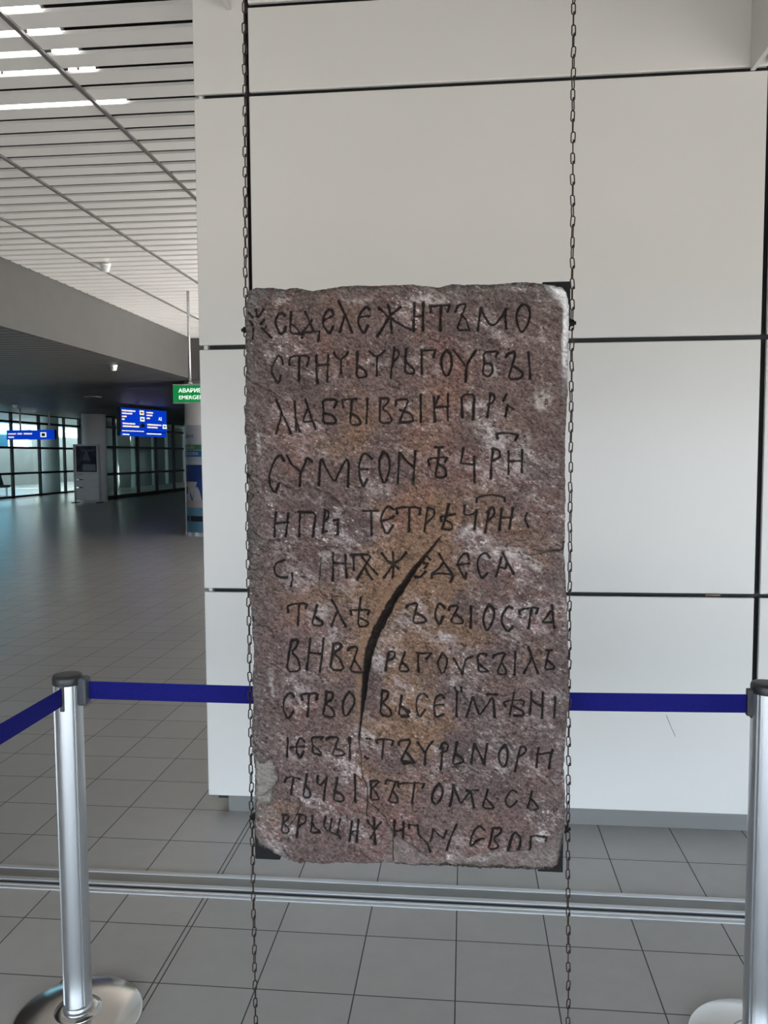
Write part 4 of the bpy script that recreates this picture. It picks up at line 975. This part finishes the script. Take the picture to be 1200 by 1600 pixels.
    rgba[:NU * NV, :3] = base.reshape(-1, 3)
    side_c = lin(96, 88, 84) * STONE_GAIN
    rgba[NU * NV:, :3] = side_c * (1 + 0.35 * np.random.RandomState(4).rand(len(co) - NU * NV, 1))
    at.data.foreach_set('color', rgba.ravel())
    me.materials.append(M['stone'])
    o = bpy.data.objects.new('stone', me)
    scene.collection.objects.link(o); o.parent = parent
    return o

STONE_GAIN = 1.08
slab = thing('stone_slab', 'tall reddish brown stone slab carved with dark old Slavic letters, hung between chains', 'stone slab', (-0.55, 2.0, 0.55))
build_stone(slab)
# black steel frame carrying the slab from behind (slab coordinates)
X0, X1, Z0, Z1 = -0.0075, 0.8065, -0.024, 1.474
frame = empty('mounting_frame'); frame.parent = slab
for a, b, nm in (((0.06, 0.0625, 0.06), (0.74, 0.085, 0.10), 'rail'), ((0.06, 0.0625, 1.36), (0.74, 0.085, 1.40), 'rail'),
                 ((X0, 0.0625, Z0), (0.0605, 0.092, 0.105), 'corner_plate'), ((X1 - 0.068, 0.0625, Z0), (X1 - 0.004, 0.092, 0.105), 'corner_plate'),
                 ((X0 + 0.004, 0.0625, 1.355), (0.0605, 0.092, 1.452), 'corner_plate'), ((X1 - 0.068, 0.0625, 1.355), (X1, 0.092, Z1), 'corner_plate'),
                 ((0.06, 0.0625, 0.105), (0.10, 0.085, 1.355), 'side_bar'), ((0.70, 0.0625, 0.105), (0.74, 0.085, 1.355), 'side_bar')):
    box_obj(nm, a, b, M['iron'], frame, 0.002)
for sx, xe in ((-1, X0), (1, X1)):
    for z in (0.085, 1.375):
        mm = MB()
        def disc(x0, x1, r, n):
            ring = [(0.078 + r * math.cos(2 * PI * k / n), z + r * math.sin(2 * PI * k / n)) for k in range(n)]
            vs = [(x0, y, zz) for y, zz in ring] + [(x1, y, zz) for y, zz in ring]
            mm.add(vs, [tuple(range(n)), tuple(reversed(range(n, 2 * n)))] + [(i, (i + 1) % n, (i + 1) % n + n, i + n) for i in range(n)])
        disc(xe, xe + sx * 0.0025, 0.011, 20)
        disc(xe + sx * 0.0025, xe + sx * 0.011, 0.0085, 6)
        disc(xe + sx * 0.011, xe + sx * 0.016, 0.0045, 14)
        mm.build('bolt', M['iron'], slab)

# ------------------------------------------------------------------ chains
def link_mesh(name, knot):
    L, W, r = 0.0292, 0.0125, 0.00155
    pts = []
    ll = L / 2 - r - W / 2 + r; rr = W / 2 - r
    for i in range(9): a = PI * i / 8; pts.append((rr * math.cos(a), 0, ll + rr * math.sin(a)))
    for i in range(9): a = PI + PI * i / 8; pts.append((rr * math.cos(a), 0, -ll + rr * math.sin(a)))
    mm = MB(); mm.tube(pts, r, 7, True)
    if knot:   # wire ends wound round the loop
        for dz in (-0.0016, 0.0016):
            ring = [(rr * 0.75 + 0.0022 * math.cos(a) - 0.001, 0.0030 * math.sin(a), -ll - 0.001 + dz + 0.0008 * math.sin(2 * a)) for a in [2 * PI * i / 10 for i in range(10)]]
            mm.tube(ring, 0.0012, 6, True)
    o = mm.build(name, M['chain'])
    return o
CH_PITCH = 0.0292 - 4 * 0.00155 + 0.0021
plain = link_mesh('link', False); knotted = link_mesh('link', True)
plain_me, knot_me = plain.data, knotted.data
for o in (plain, knotted): bpy.data.objects.remove(o)

def chain(label, xs, y, seed):
    """xs: (z, x) pairs giving the slight lean of the chain"""
    r = random.Random(seed)
    zs_ = [p[0] for p in xs]; xv = [p[1] for p in xs]
    t = thing('chain', label, 'chain', (float(np.interp(0, zs_, xv)), y, 0), 0, 'chains holding the stone slab')
    x_base, y_base = t.location.x, y
    n_links = int((Z_HIGH + 0.002) / CH_PITCH) + 1
    first = int(0.10 / CH_PITCH)
    rest = MB()
    for i in range(n_links):
        z = CH_PITCH * (i + 0.5)
        x = float(np.interp(z, zs_, xv)) - x_base + r.uniform(-0.0006, 0.0006)
        rz = (0.15 + r.uniform(-0.35, 0.35)) + (PI / 2 if i % 2 else 0)
        me = knot_me if i % 2 == 0 else plain_me
        if first <= i < first + 100:
            o = bpy.data.objects.new('link', me)
            scene.collection.objects.link(o); o.parent = t
            o.location = (x, 0, z); o.rotation_euler = (0, r.uniform(-0.10, 0.10), rz)
        else:
            mat = Matrix.Translation((x, 0, z)) @ Matrix.Rotation(rz, 4, 'Z')
            rest.add([mat @ v.co for v in me.vertices], [tuple(p.vertices) for p in me.polygons], True)
    o = rest.build('link', M['chain'], t); o['kind'] = 'stuff'
    mm = MB(); mm.lathe((0, 0, 0), [(0.022, 0), (0.022, 0.005), (0.010, 0.012)], 24); mm.build('floor_anchor', M['iron'], t)
    return t
chain('thin dark chain running from ceiling to floor along the slab\'s left edge', [(0, -0.567), (0.65, -0.569), (1.3, -0.5665), (1.8, -0.563), (2.05, -0.561), (2.55, -0.554), (3.9, -0.545)], 2.078, 3)
chain('thin dark chain running from ceiling to floor along the slab\'s right edge', [(0, 0.272), (0.2, 0.271), (0.65, 0.2655), (1.3, 0.2635), (1.92, 0.263), (2.51, 0.2595), (3.9, 0.255)], 2.078, 4)
